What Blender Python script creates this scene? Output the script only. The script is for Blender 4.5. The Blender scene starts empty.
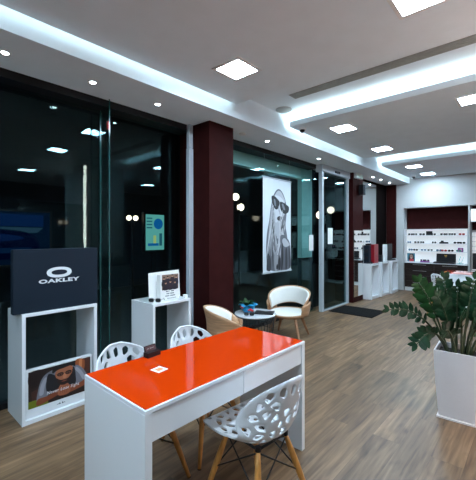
import bpy, bmesh, math, random
from mathutils import Vector, Matrix
from mathutils.geometry import delaunay_2d_cdt
random.seed(7)
PI = math.pi
SC = bpy.context.scene
COL = SC.collection

# ------------------------------------------------------------------ materials
def mat(name, color, rough=0.5, metal=0.0, coat=0.0, spec=0.5, emit=None, estr=0.0):
    m = bpy.data.materials.new(name); m.use_nodes = True
    b = m.node_tree.nodes['Principled BSDF']
    b.inputs['Base Color'].default_value = (*color, 1)
    b.inputs['Roughness'].default_value = rough
    b.inputs['Metallic'].default_value = metal
    b.inputs['Coat Weight'].default_value = coat
    b.inputs['Coat Roughness'].default_value = 0.04
    b.inputs['Specular IOR Level'].default_value = spec
    if emit:
        b.inputs['Emission Color'].default_value = (*emit, 1)
        b.inputs['Emission Strength'].default_value = estr
    return m

def noisy(m, scale, amount, stretch=(1, 1, 1), bump=0.0, detail=4.0):
    """vary a material's own colour with a procedural noise (wear, grain)"""
    nt = m.node_tree; b = nt.nodes['Principled BSDF']; L = nt.links
    c = b.inputs['Base Color'].default_value[:3]
    tc = nt.nodes.new('ShaderNodeTexCoord'); mp = nt.nodes.new('ShaderNodeMapping')
    mp.inputs['Scale'].default_value = stretch
    nz = nt.nodes.new('ShaderNodeTexNoise'); nz.inputs['Scale'].default_value = scale; nz.inputs['Detail'].default_value = detail
    cr = nt.nodes.new('ShaderNodeValToRGB')
    cr.color_ramp.elements[0].position = 0.3; cr.color_ramp.elements[1].position = 0.7
    cr.color_ramp.elements[0].color = (*[max(0, x * (1 - amount)) for x in c], 1)
    cr.color_ramp.elements[1].color = (*[min(1, x * (1 + amount)) for x in c], 1)
    L.new(tc.outputs['Object'], mp.inputs['Vector']); L.new(mp.outputs['Vector'], nz.inputs['Vector'])
    L.new(nz.outputs['Fac'], cr.inputs['Fac']); L.new(cr.outputs['Color'], b.inputs['Base Color'])
    if bump:
        bp = nt.nodes.new('ShaderNodeBump'); bp.inputs['Strength'].default_value = bump; bp.inputs['Distance'].default_value = 0.01
        L.new(nz.outputs['Fac'], bp.inputs['Height']); L.new(bp.outputs['Normal'], b.inputs['Normal'])
    return m

def emission(name, color, strength):
    m = bpy.data.materials.new(name); m.use_nodes = True
    nt = m.node_tree; nt.nodes.clear()
    o = nt.nodes.new('ShaderNodeOutputMaterial'); e = nt.nodes.new('ShaderNodeEmission')
    e.inputs['Color'].default_value = (*color, 1); e.inputs['Strength'].default_value = strength
    nt.links.new(e.outputs[0], o.inputs['Surface'])
    return m

def glass(name, tint, f0):
    """architectural glass: clear with Schlick reflection on each face"""
    m = bpy.data.materials.new(name); m.use_nodes = True
    nt = m.node_tree; nt.nodes.clear(); L = nt.links
    o = nt.nodes.new('ShaderNodeOutputMaterial'); mx = nt.nodes.new('ShaderNodeMixShader')
    tr = nt.nodes.new('ShaderNodeBsdfTransparent'); gl = nt.nodes.new('ShaderNodeBsdfGlossy')
    tr.inputs['Color'].default_value = (*tint, 1); gl.inputs['Roughness'].default_value = 0.0
    gl.inputs['Color'].default_value = (0.62, 0.94, 1.0, 1)
    lw = nt.nodes.new('ShaderNodeLayerWeight'); lw.inputs['Blend'].default_value = 0.5
    p = nt.nodes.new('ShaderNodeMath'); p.operation = 'POWER'; p.inputs[1].default_value = 5
    ma = nt.nodes.new('ShaderNodeMath'); ma.operation = 'MULTIPLY_ADD'
    ma.inputs[1].default_value = 1 - f0; ma.inputs[2].default_value = f0
    L.new(lw.outputs['Facing'], p.inputs[0]); L.new(p.outputs[0], ma.inputs[0]); L.new(ma.outputs[0], mx.inputs['Fac'])
    L.new(tr.outputs[0], mx.inputs[1]); L.new(gl.outputs[0], mx.inputs[2]); L.new(mx.outputs[0], o.inputs['Surface'])
    return m

def floor_material():
    m = bpy.data.materials.new('oak_laminate'); m.use_nodes = True
    nt = m.node_tree; b = nt.nodes['Principled BSDF']; L = nt.links
    N = nt.nodes.new
    tc = N('ShaderNodeTexCoord'); mp = N('ShaderNodeMapping'); mp.inputs['Rotation'].default_value = (0, 0, PI / 2)
    br = N('ShaderNodeTexBrick'); br.offset = 0.37; br.offset_frequency = 2
    br.inputs['Scale'].default_value = 1; br.inputs['Brick Width'].default_value = 1.28; br.inputs['Row Height'].default_value = 0.19
    br.inputs['Mortar Size'].default_value = 0.0016; br.inputs['Mortar Smooth'].default_value = 0.3; br.inputs['Bias'].default_value = 0.0
    br.inputs['Color1'].default_value = (0.38, 0.38, 0.38, 1); br.inputs['Color2'].default_value = (0.70, 0.70, 0.70, 1); br.inputs['Mortar'].default_value = (0.2, 0.2, 0.2, 1)
    L.new(tc.outputs['Object'], mp.inputs['Vector']); L.new(mp.outputs['Vector'], br.inputs['Vector'])
    def streak(sx, sy, scale, det, dist):
        m_ = N('ShaderNodeMapping'); m_.inputs['Scale'].default_value = (sx, sy, 1)
        n_ = N('ShaderNodeTexNoise'); n_.inputs['Scale'].default_value = scale; n_.inputs['Detail'].default_value = det; n_.inputs['Distortion'].default_value = dist
        # every plank gets its own stretch of grain
        ad_ = N('ShaderNodeMix'); ad_.data_type = 'RGBA'; ad_.blend_type = 'ADD'; ad_.inputs[0].default_value = 1.0
        sc_ = N('ShaderNodeMix'); sc_.data_type = 'RGBA'; sc_.blend_type = 'MULTIPLY'; sc_.inputs[0].default_value = 1.0; sc_.inputs[7].default_value = (37, 53, 11, 1)
        L.new(br.outputs['Color'], sc_.inputs[6]); L.new(tc.outputs['Object'], ad_.inputs[6]); L.new(sc_.outputs[2], ad_.inputs[7])
        L.new(ad_.outputs[2], m_.inputs['Vector']); L.new(m_.outputs['Vector'], n_.inputs['Vector']); return n_
    nz = streak(24, 1.3, 1.6, 6, 0.6); nz2 = streak(9, 1.0, 1.5, 4, 0.8); nk = streak(7.0, 1.9, 1.3, 2, 0.3)
    ad = N('ShaderNodeMath'); ad.operation = 'MULTIPLY'; ad.inputs[1].default_value = 0.5; L.new(nz2.outputs['Fac'], ad.inputs[0])
    mixf = N('ShaderNodeMath'); mixf.operation = 'MULTIPLY_ADD'; mixf.inputs[1].default_value = 0.5
    L.new(nz.outputs['Fac'], mixf.inputs[0]); L.new(ad.outputs[0], mixf.inputs[2])
    kr = N('ShaderNodeValToRGB'); kr.color_ramp.elements[0].position = 0.64; kr.color_ramp.elements[1].position = 0.80
    kr.color_ramp.elements[0].color = (1, 1, 1, 1); kr.color_ramp.elements[1].color = (0.30, 0.27, 0.25, 1)
    L.new(nk.outputs['Fac'], kr.inputs['Fac'])
    cr = N('ShaderNodeValToRGB'); e = cr.color_ramp.elements
    e[0].position = 0.34; e[0].color = (0.066, 0.034, 0.016, 1); e[1].position = 0.66; e[1].color = (0.262, 0.160, 0.088, 1)
    k = e.new(0.5); k.color = (0.160, 0.092, 0.047, 1)
    L.new(mixf.outputs[0], cr.inputs['Fac'])
    mk = N('ShaderNodeMix'); mk.data_type = 'RGBA'; mk.blend_type = 'MULTIPLY'; mk.inputs[0].default_value = 1.0
    L.new(cr.outputs['Color'], mk.inputs[6]); L.new(kr.outputs['Color'], mk.inputs[7])
    mu = N('ShaderNodeMix'); mu.data_type = 'RGBA'; mu.blend_type = 'MULTIPLY'; mu.inputs[0].default_value = 1.0
    sc = N('ShaderNodeMix'); sc.data_type = 'RGBA'; sc.blend_type = 'ADD'; sc.inputs[0].default_value = 1.0
    sc.inputs[7].default_value = (0.42, 0.42, 0.42, 1)
    L.new(br.outputs['Color'], sc.inputs[6])
    L.new(mk.outputs[2], mu.inputs[6]); L.new(sc.outputs[2], mu.inputs[7]); L.new(mu.outputs[2], b.inputs['Base Color'])
    b.inputs['Roughness'].default_value = 0.42
    b.inputs['Specular IOR Level'].default_value = 0.45
    bp = N('ShaderNodeBump'); bp.inputs['Strength'].default_value = 0.06; bp.inputs['Distance'].default_value = 0.004
    L.new(nz.outputs['Fac'], bp.inputs['Height']); L.new(bp.outputs['Normal'], b.inputs['Normal'])
    return m

M = {}
M['floor'] = floor_material()
M['ceil'] = noisy(mat('ceiling_paint', (0.79, 0.875, 0.94), 0.85), 6, 0.02)
M['wallw'] = noisy(mat('white_wall_paint', (0.47, 0.475, 0.475), 0.8), 5, 0.02)
M['maroon'] = noisy(mat('maroon_paint', (0.030, 0.0062, 0.0058), 0.6, spec=0.04), 8, 0.12)
M['darkwall'] = noisy(mat('dark_brown_panel', (0.006, 0.004, 0.004), 0.7, spec=0.02), 8, 0.15)
M['bluewall'] = noisy(mat('blue_grey_paint', (0.06, 0.085, 0.115), 0.8), 4, 0.05)
M['tealpaint'] = noisy(mat('pale_teal_paint', (0.42, 0.62, 0.62), 0.7), 4, 0.04)
M['blackframe'] = mat('black_aluminium', (0.007, 0.007, 0.008), 0.5, spec=0.2)
M['alu'] = mat('white_aluminium', (0.44, 0.48, 0.52), 0.4)
M['white'] = mat('white_lacquer', (0.76, 0.78, 0.81), 0.14, coat=0.4)
M['whitematt'] = mat('white_matt', (0.80, 0.81, 0.82), 0.5)
M['plastic'] = mat('white_shell_plastic', (0.68, 0.69, 0.72), 0.35)
M['orange'] = mat('orange_back_painted_glass', (0.68, 0.045, 0.002), 0.06, coat=0.5)
M['black'] = mat('black_satin', (0.009, 0.009, 0.011), 0.45, spec=0.25)
M['blackmetal'] = mat('black_metal_wire', (0.012, 0.012, 0.013), 0.4, metal=0.3)
M['wood'] = noisy(mat('beech_leg_wood', (0.52, 0.225, 0.050), 0.45), 9, 0.25, (8, 8, 1))
M['ply'] = noisy(mat('bent_plywood', (0.46, 0.26, 0.14), 0.45), 7, 0.22, (1, 1, 9))
M['walnut'] = noisy(mat('leg_walnut', (0.33, 0.165, 0.085), 0.45), 7, 0.22, (9, 9, 1))
M['pad'] = noisy(mat('white_leatherette', (0.80, 0.79, 0.75), 0.45), 60, 0.03, bump=0.05)
M['glass'] = glass('shop_glass', (0.90, 0.98, 0.97), 0.018)
M['doorglass'] = glass('door_glass', (0.55, 0.62, 0.62), 0.008)
M['glassedge'] = mat('green_glass_edge', (0.005, 0.06, 0.058), 0.15, emit=None)
M['mirror'] = mat('mirror', (0.85, 0.87, 0.87), 0.02, metal=1.0)
M['panel_light'] = emission('ceiling_panel_light', (0.61, 0.825, 1.0), 105.0)
M['down_light'] = emission('downlight_lens', (0.90, 0.96, 1.0), 40.0)
M['led'] = emission('cove_led_strip', (0.74, 0.95, 1.0), 24.0)
M['led_edge'] = emission('edge_led_strip', (0.74, 0.95, 1.0), 7.0)
M['led_warm'] = emission('vertical_led_tube', (1.0, 0.74, 0.64), 22.0)
M['globe'] = emission('globe_lamp_glow', (1.0, 0.80, 0.62), 3.0)
M['backlit'] = mat('backlit_acrylic', (0.85, 0.87, 0.88), 0.4, emit=(0.92, 0.97, 1.0), estr=0.28)
M['grille'] = noisy(mat('grey_grille', (0.30, 0.31, 0.29), 0.6), 20, 0.1)
M['speaker'] = mat('grey_speaker_cloth', (0.40, 0.43, 0.43), 0.7)
M['drawer'] = noisy(mat('dark_wenge', (0.022, 0.013, 0.011), 0.5, spec=0.2), 6, 0.5, (1, 1, 14))
M['handle'] = mat('steel_bar', (0.35, 0.34, 0.33), 0.35, metal=1)
M['mat'] = noisy(mat('door_mat_pile', (0.008, 0.0075, 0.0075), 0.95, spec=0.1), 90, 0.5, bump=0.4)
M['pot'] = noisy(mat('pearl_planter', (0.66, 0.62, 0.62), 0.38), 40, 0.03, (1, 1, 12))
M['soil'] = noisy(mat('potting_soil', (0.020, 0.013, 0.010), 0.95), 60, 0.6, bump=0.8)
M['leaf'] = noisy(mat('dark_glossy_leaf', (0.010, 0.037, 0.016), 0.4, spec=0.2), 14, 0.45)
M['leaf2'] = noisy(mat('fresh_leaf', (0.016, 0.062, 0.016), 0.4, spec=0.3), 14, 0.4)
M['stem'] = noisy(mat('plant_stem', (0.035, 0.050, 0.020), 0.5), 20, 0.4)
M['navy'] = mat('dark_slate_board', (0.010, 0.017, 0.028), 0.55, spec=0.12)
M['silver'] = mat('silver_lettering', (0.72, 0.75, 0.77), 0.35)
M['red'] = mat('red_box', (0.30, 0.008, 0.016), 0.35)
M['blue'] = mat('turquoise_foil', (0.01, 0.33, 0.62), 0.35)
M['redgloss'] = mat('red_gloss', (0.55, 0.02, 0.02), 0.3)
M['paper'] = mat('paper_white', (0.82, 0.82, 0.80), 0.6)
M['darkbrown'] = mat('dark_brown_plastic', (0.016, 0.006, 0.007), 0.4, spec=0.2)
M['street'] = noisy(mat('asphalt', (0.018, 0.020, 0.024), 0.85), 30, 0.3)
M['facade'] = noisy(mat('night_facade', (0.010, 0.014, 0.022), 0.8), 1.5, 0.3)
M['purple'] = mat('purple_card', (0.20, 0.03, 0.22), 0.4)
M['teal'] = mat('teal_ribbon', (0.04, 0.40, 0.38), 0.4)
M['lens'] = mat('tinted_lens', (0.015, 0.018, 0.02), 0.08)
M['lensblue'] = mat('blue_lens', (0.03, 0.12, 0.25), 0.08)
M['lensred'] = mat('red_lens', (0.30, 0.03, 0.03), 0.08)
M['lensgreen'] = mat('green_lens', (0.04, 0.20, 0.10), 0.08)
_flat = {}
def flat(r, g, b, rough=0.5):
    """ink of a printed picture, given as sRGB 0-255"""
    k = (r, g, b)
    if k not in _flat:
        lin = [((c / 255 + 0.055) / 1.055) ** 2.4 if c > 10 else c / 255 / 12.92 for c in k]
        _flat[k] = mat('ink_%02x%02x%02x' % k, lin, rough)
    return _flat[k]

# ------------------------------------------------------------------ mesh builder
class MB:
    def __init__(s): s.v = []; s.f = []; s.m = []
    def face(s, pts, m=0):
        i = len(s.v); s.v += [tuple(p) for p in pts]; s.f.append(tuple(range(i, i + len(pts)))); s.m.append(m); return s
    def box(s, x0, x1, y0, y1, z0, z1, m=0):
        return s.hexa([(x0, y0, z0), (x1, y0, z0), (x1, y1, z0), (x0, y1, z0), (x0, y0, z1), (x1, y0, z1), (x1, y1, z1), (x0, y1, z1)], m)
    def hexa(s, p, m=0):
        i = len(s.v); s.v += [tuple(q) for q in p]
        for f in ((0, 3, 2, 1), (4, 5, 6, 7), (0, 1, 5, 4), (1, 2, 6, 5), (2, 3, 7, 6), (3, 0, 4, 7)):
            s.f.append(tuple(i + k for k in f)); s.m.append(m)
        return s
    def tube(s, pts, r, seg=8, m=0, closed=False):
        pts = [Vector(p) for p in pts]; n = len(pts)
        rs = r if isinstance(r, (list, tuple)) else [r] * n
        i0 = len(s.v)
        for k, p in enumerate(pts):
            if closed: d = pts[(k + 1) % n] - pts[k - 1]
            else: d = pts[min(k + 1, n - 1)] - pts[max(k - 1, 0)]
            d.normalize()
            up = Vector((0, 0, 1)) if abs(d.z) < 0.93 else Vector((1, 0, 0))
            a = d.cross(up).normalized(); b = d.cross(a).normalized()
            for j in range(seg):
                t = 2 * PI * j / seg
                s.v.append(tuple(p + (a * math.cos(t) + b * math.sin(t)) * rs[k]))
        for k in range(n if closed else n - 1):
            k2 = (k + 1) % n
            for j in range(seg):
                j2 = (j + 1) % seg
                s.f.append((i0 + k * seg + j, i0 + k2 * seg + j, i0 + k2 * seg + j2, i0 + k * seg + j2)); s.m.append(m)
        if not closed:
            s.f.append(tuple(i0 + j for j in range(seg))); s.m.append(m)
            s.f.append(tuple(i0 + (n - 1) * seg + j for j in reversed(range(seg)))); s.m.append(m)
        return s
    def lathe(s, prof, cx=0, cy=0, seg=32, m=0, sx=1, sy=1):
        i0 = len(s.v); n = len(prof)
        for r, z in prof:
            for j in range(seg):
                t = 2 * PI * j / seg
                s.v.append((cx + r * sx * math.cos(t), cy + r * sy * math.sin(t), z))
        for k in range(n - 1):
            for j in range(seg):
                j2 = (j + 1) % seg
                s.f.append((i0 + k * seg + j, i0 + k * seg + j2, i0 + (k + 1) * seg + j2, i0 + (k + 1) * seg + j)); s.m.append(m)
        s.f.append(tuple(i0 + j for j in reversed(range(seg)))); s.m.append(m)
        s.f.append(tuple(i0 + (n - 1) * seg + j for j in range(seg))); s.m.append(m)
        return s
    def grid(s, P, m=0, closed_u=False):
        """P[i][j] 3D points"""
        i0 = len(s.v); nu = len(P); nv = len(P[0])
        for row in P: s.v += [tuple(p) for p in row]
        for i in range(nu if closed_u else nu - 1):
            i2 = (i + 1) % nu
            for j in range(nv - 1):
                s.f.append((i0 + i * nv + j, i0 + i2 * nv + j, i0 + i2 * nv + j + 1, i0 + i * nv + j + 1)); s.m.append(m)
        return s
    def xf(s, mtx, start=0):
        for k in range(start, len(s.v)): s.v[k] = tuple(mtx @ Vector(s.v[k]))
        return s
    def build(s, name, mats, parent=None, bevel=0.0, smooth=False, solid=0.0, loc=None, clean=False, seg=2, recalc=True):
        me = bpy.data.meshes.new(name)
        me.from_pydata(s.v, [], s.f)
        if not isinstance(mats, (list, tuple)): mats = [mats]
        for x in mats: me.materials.append(M[x] if isinstance(x, str) else x)
        me.polygons.foreach_set('material_index', s.m)
        if recalc or clean:
            bm = bmesh.new(); bm.from_mesh(me)
            if clean: bmesh.ops.remove_doubles(bm, verts=bm.verts, dist=1e-5)
            if recalc: bmesh.ops.recalc_face_normals(bm, faces=bm.faces)
            bm.to_mesh(me); bm.free()
        if smooth:
            for p in me.polygons: p.use_smooth = True
        o = bpy.data.objects.new(name, me); COL.objects.link(o)
        if parent: o.parent = parent
        if loc: o.location = loc
        if solid:
            md = o.modifiers.new('thickness', 'SOLIDIFY'); md.thickness = solid; md.offset = 0
        if bevel:
            md = o.modifiers.new('edge', 'BEVEL'); md.width = bevel; md.segments = seg; md.limit_method = 'ANGLE'; md.angle_limit = math.radians(40)
        return o

def tag(o, label=None, cat=None, group=None, kind=None):
    if label: o['label'] = label
    if cat: o['category'] = cat
    if group: o['group'] = group
    if kind: o['kind'] = kind
    return o
def thing(name, loc, label, cat, rz=0.0, group=None):
    o = bpy.data.objects.new(name, None); COL.objects.link(o)
    o.empty_display_size = 0.05
    o.location = loc; o.rotation_euler = (0, 0, rz)
    return tag(o, label, cat, group)
def dup(root, loc, rz, label, group=None):
    r = root.copy(); COL.objects.link(r); r.location = loc; r.rotation_euler = (0, 0, rz)
    r['label'] = label
    if group: r['group'] = group
    for ch in list(root.children):
        c = ch.copy(); COL.objects.link(c); c.parent = r
        for g in ch.children:
            d = g.copy(); COL.objects.link(d); d.parent = c
    return r
def structure(name, mb, mats, label=None, **k):
    o = mb.build(name, mats, **k); o['kind'] = 'structure'
    if label: o['label'] = label
    return o
def group_structure(name, loc, label):
    o = bpy.data.objects.new(name, None); COL.objects.link(o); o.location = loc
    o['kind'] = 'structure'; o['label'] = label
    return o
def text_mb(txt, size, mtx, m=0, mb=None, sx=1.0, shear=0.0, bold=0.0, depth=0.0):
    cu = bpy.data.curves.new('txt', 'FONT'); cu.body = txt; cu.size = size; cu.shear = shear; cu.offset = bold
    cu.align_x = 'CENTER'; cu.align_y = 'CENTER'; cu.extrude = depth; cu.resolution_u = 3; cu.space_character = 1.08
    ob = bpy.data.objects.new('txt', cu); COL.objects.link(ob)
    dg = bpy.context.evaluated_depsgraph_get()
    me = bpy.data.meshes.new_from_object(ob.evaluated_get(dg))
    mb = mb or MB()
    i0 = len(mb.v)
    for v in me.vertices: mb.v.append(tuple(mtx @ Vector((v.co.x * sx, v.co.y, v.co.z))))
    for p in me.polygons: mb.f.append(tuple(i0 + k for k in p.vertices)); mb.m.append(m)
    bpy.data.objects.remove(ob); bpy.data.curves.remove(cu); bpy.data.meshes.remove(me)
    return mb

# frame for pictures facing +X: local picture (x right as seen, y up) -> world/local axes
def face_plus_x(x, y0, z0):
    # seen from +X looking to -X, the picture's right is +Y
    return Matrix(((0, 0, 1, x), (1, 0, 0, y0), (0, 1, 0, z0), (0, 0, 0, 1)))

# ------------------------------------------------------------------ camera
cam = bpy.data.cameras.new('camera'); co = bpy.data.objects.new('camera', cam); COL.objects.link(co)
cam.sensor_fit = 'HORIZONTAL'; cam.sensor_width = 36.0; cam.lens = 341.5 / 476 * 36
cam.shift_y = -5.0 / 476; cam.clip_start = 0.05; cam.clip_end = 200
co.location = (0, 0, 1.48); co.rotation_euler = (PI / 2, 0, 0.7314)
SC.camera = co
SC.view_settings.view_transform = 'Standard'; SC.view_settings.look = 'None'; SC.view_settings.gamma = 1.0
SC.view_settings.use_curve_mapping = False; SC.view_settings.exposure = 0.50
SC.cycles.use_denoising = True
SC.cycles.max_bounces = 10; SC.cycles.diffuse_bounces = 5; SC.cycles.glossy_bounces = 5; SC.cycles.transparent_max_bounces = 16
SC.cycles.sample_clamp_indirect = 4.0
w = bpy.data.worlds.new('night'); SC.world = w; w.use_nodes = True
w.node_tree.nodes['Background'].inputs['Color'].default_value = (0.10, 0.16, 0.30, 1)
w.node_tree.nodes['Background'].inputs['Strength'].default_value = 0.006

# ------------------------------------------------------------------ room shell
GX = -3.45          # glass line
YB = 9.80           # back wall face
SOF = 2.843         # soffit underside
PZ = 2.964          # ceiling panels underside
RZ = 3.13           # recess ceiling
structure('floor', MB().box(-3.52, 3.2, -2.4, 10.4, -0.12, 0), 'floor', 'pale oak laminate floor running through the shop')
c = MB()
c.box(-3.6, 3.3, -2.5, 10.5, RZ, RZ + 0.15)                           # upper ceiling
c.box(-3.6, -2.67, -2.5, 10.5, SOF, RZ)                               # soffit along the glass
def slab(x0, x1, y0, y1, lip_y0=True, lip_x0=True):
    c.box(x0, x1, y0, y1, PZ, PZ + 0.022)
    t = PZ + 0.068
    if lip_y0: c.box(x0, x1, y0, y0 + 0.015, PZ + 0.022, t)
c.box(-2.605, 0.30, -2.4, 2.872, PZ, PZ + 0.05)
slab(-2.605, 0.30, 3.965, 6.56)
slab(-2.605, 0.30, 7.50, 9.795)
c.box(0.75, 3.2, -2.4, 9.8, SOF, RZ)
structure('ceiling', c, 'ceil', 'white stepped plasterboard ceiling with lit recesses')
# LED strips lying on the panel tops behind their lips
def led(name, x0, x1, y0, y1, z, label, h=0.042):
    tag(MB().box(x0, x1, y0, y1, z, z + h).build(name, 'led' if h > 0.02 else 'led_edge'), label, 'led strip')
led('led_strip', -2.57, 0.28, 4.02, 4.055, PZ + 0.0225, 'hidden white light strip behind the lip of the middle ceiling panel')
led('led_strip', -2.57, 0.28, 7.555, 7.59, PZ + 0.0225, 'hidden white light strip behind the lip of the rear ceiling panel')

led('led_strip', -2.613, -2.605, -2.3, 2.86, PZ + 0.008, 'white light strip along the window edge of the nearest ceiling panel', 0.010)
led('led_strip', -2.613, -2.605, 3.98, 6.55, PZ + 0.006, 'white light strip along the window edge of the middle ceiling panel', 0.010)
led('led_strip', -2.613, -2.605, 7.51, 9.79, PZ + 0.006, 'white light strip along the window edge of the rear ceiling panel', 0.010)

# back wall with two niches
b = MB()
b.box(-3.6, -2.82, YB, 10.45, 0, RZ)
b.box(-2.82, -1.365, YB, 10.45, 2.20, RZ)
b.box(-2.82, -1.365, 10.13, 10.45, 0, 2.20)
b.box(-1.365, -1.33, YB, 10.45, 0, RZ)
b.box(-1.33, 0.4, YB, 10.45, 2.20, RZ)
b.box(-1.33, 0.4, 10.13, 10.45, 0, 2.20)
b.box(0.4, 3.3, YB, 10.45, 0, RZ)
structure('wall_back', b, 'wallw', 'white rear wall with two display niches')
structure('wall_left', MB().box(-3.6, -3.27, 7.75, YB, 0, SOF), 'darkwall', 'dark panel at the far end of the window wall')
structure('trim_1', MB().box(-3.25, -3.0, YB - 0.05, YB, 0, SOF), 'maroon', 'maroon upright panel at the left end of the white rear wall')
structure('wall_right', MB().box(3.2, 3.35, 2.0, 10.5, 0, RZ), 'bluewall', 'blue grey wall on the right')
structure('wall_right.001', MB().box(3.2, 3.35, -2.5, 2.0, 0, RZ), 'wallw', 'white front part of the wall on the right')
structure('wall_front', MB().box(-3.6, 3.3, -2.6, -2.4, 0, RZ), 'wallw', 'white wall behind the camera')
structure('pillar', MB().box(-3.52, -2.96, 2.79, 3.21, 0, SOF), 'maroon', 'maroon pillar in the middle of the window wall', bevel=0.004)
structure('pillar', MB().box(-3.52, -3.10, 7.2, 7.75, 0, SOF), 'maroon', 'maroon pillar right of the sliding door', bevel=0.004)
structure('pillar', MB().box(0.15, 1.2, 3.15, 4.0, 0, PZ), 'wallw', 'white pillar seen only mirrored in the left window')
tag(MB().box(0.125, 0.15, 3.10, 3.145, 0.0, 2.90).build('led_tube', 'led_warm'), 'tall thin light tube on the white pillar, mirrored in the left window', 'light tube')

# windows
def window(name, y0, y1, x, label, fin=None, post=None, top=0.07):
    g = group_structure(name, (x, (y0 + y1) / 2, 0), label)
    L = (y1 - y0) / 2
    f = MB()
    f.box(-0.07, 0.16, -L, L, SOF - top, SOF)
    f.box(-0.04, 0.04, -L, L, 0, 0.05)
    f.build('frame', 'blackframe', g)
    MB().box(-0.005, 0.005, -L, L, 0.05, SOF - top).build('pane', 'glass', g)
    return g
w1 = window('window_1', -2.4, 2.79, GX, 'large dark window left of the maroon pillar')
yo = -0.195
MB().box(0.0, 0.20, 1.685 - 0.195, 1.693 - 0.195, 0.05, SOF - 0.0).build('glass_fin', 'glass', w1)
MB().box(0.195, 0.203, 1.684 - 0.195, 1.694 - 0.195, 0.05, SOF).build('fin_edge', 'glassedge', w1)
MB().box(0.006, 0.014, 1.684 - 0.195, 1.694 - 0.195, 0.05, SOF - 0.07).build('fin_edge', 'glassedge', w1)
MB().box(0.175, 0.196, 1.674 - 0.195, 1.684 - 0.195, 2.54, 2.62).build('red_mark', 'redgloss', w1)  # small red mark high on the glass fin
MB().box(0.15, 0.21, 2.715 - 0.195, 2.785 - 0.195, 0, 2.55).box(0.153, 0.207, 2.718 - 0.195, 2.782 - 0.195, 2.555, SOF).build('post', 'alu', w1, bevel=0.006)
w2 = window('window_2', 3.21, 6.0, GX, 'tall window between the maroon pillar and the sliding door')
tag(MB().box(-3.269, -3.258, 7.76, 9.0, 0.05, SOF - 0.07).build('wall_mirror', 'mirror'), 'large wall mirror behind the three white pedestals', 'mirror')

# sliding door
d = group_structure('door_1', (-3.2, 6.55, 0), 'automatic glass sliding door with white posts')
f = MB()
f.box(-0.045, 0.03, -0.60, -0.53, 0, 2.70); f.box(-0.045, 0.03, 0.53, 0.60, 0, 2.70)
f.build('frame', 'alu', d, bevel=0.004)
MB().box(-0.10, 0.05, -0.62, 0.62, 2.70, SOF - 0.002).build('header', 'alu', d, bevel=0.006)
MB().box(0.05, 0.07, -0.10, 0.10, 2.73, 2.775).build('sensor', 'black', d, bevel=0.004)
MB().box(-0.02, -0.008, -0.53, 0.53, 0.02, 2.70).build('pane', 'doorglass', d)
MB().box(-0.06, 0.02, -0.53, 0.53, 0, 0.02).build('threshold', 'alu', d)
MB().box(-0.12, -0.108, -1.12, -0.60, 0.02, 2.70).build('parked_leaf', 'glass', d)
MB().box(-0.0075, -0.004, -0.30, -0.10, 1.30, 1.62).build('notice', 'paper', d)
MB().box(-0.1075, -0.104, -0.86, -0.70, 1.18, 1.48).build('notice', 'paper', d)

# ------------------------------------------------------------------ ceiling fittings
def ceiling_light(x, y, z, label):
    t = thing('ceiling_light', (x, y, z), label, 'ceiling light', 0, 'square ceiling lights')
    f = MB(); a, bb = 0.160, 0.131
    for (x0, x1, y0, y1) in ((-a, a, -a, -bb), (-a, a, bb, a), (-a, -bb, -bb, bb), (bb, a, -bb, bb)): f.box(x0, x1, y0, y1, -0.008, 0)
    f.build('frame', 'whitematt', t)
    MB().box(-bb, bb, -bb, bb, -0.005, -0.001).build('diffuser', 'panel_light', t)
    return t
CL = [(-2.05, 2.27, 'square ceiling light above the near end of the orange desk'),
      (-0.58, 2.33, 'square ceiling light cut off by the top edge of the photo'),
      (-2.08, 4.51, 'square ceiling light above the white lounge chair, nearest under the middle ceiling panel'),
      (-2.08, 6.03, 'square ceiling light above the door mat, farther one under the middle ceiling panel'),
      (-0.57, 4.48, 'square ceiling light cut off by the right edge of the photo'),
      (-2.10, 8.04, 'square ceiling light under the rear ceiling panel, nearer of the two'),
      (-2.10, 9.22, 'square ceiling light closest to the white rear wall'),
      (-0.57, 6.03, 'square ceiling light outside the photo over the far desk'),
      (-2.05, 0.05, 'unseen square ceiling light added beside the camera on the window side'),  # unseen rows from here on, added to light the desk end from behind
      (-0.58, 0.05, 'unseen square ceiling light added right above the camera'),
      (-2.05, -1.6, 'unseen square ceiling light added behind the camera on the window side'),
      (-0.58, -1.6, 'unseen square ceiling light added behind the camera in the middle of the shop')]
for x, y, l in CL: ceiling_light(x, y, PZ, l)
for y in (2.35, 5.3): ceiling_light(1.15, y, SOF, 'square ceiling light on the room side, mirrored in the windows, at %s' % ('the front' if y < 3 else 'the rear'))

DL = [(0.735, 'nearest the left edge of the photo'), (1.402, 'above the black lettered display board'), (2.09, 'just left of the maroon pillar'),
      (3.98, 'above the hanging portrait banner'), (5.50, 'in front of the sliding door'), (8.10, 'above the red box pedestal'),
      (8.62, 'above the middle pedestal'), (9.25, 'closest to the white rear wall')]
for y, l in DL:
    t = thing('downlight', (-3.0, y, SOF), 'small round recessed downlight ' + l, 'downlight', 0, 'downlights in the soffit')
    MB().lathe([(0.026, 0.0), (0.026, -0.004), (0.042, -0.004), (0.042, 0.0)], seg=24).build('trim_ring', 'whitematt', t)
    MB().lathe([(0.0255, -0.0005), (0.0255, -0.003)], seg=20).build('lens', 'down_light', t)
    ld = bpy.data.lights.new('downlight_beam', 'SPOT'); ld.energy = 13; ld.spot_size = math.radians(95); ld.spot_blend = 0.8; ld.shadow_soft_size = 0.025; ld.color = (0.68, 0.86, 1.0)
    lo = bpy.data.objects.new('downlight_beam', ld); COL.objects.link(lo); lo.location = (-3.0, y, SOF - 0.012)
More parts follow.
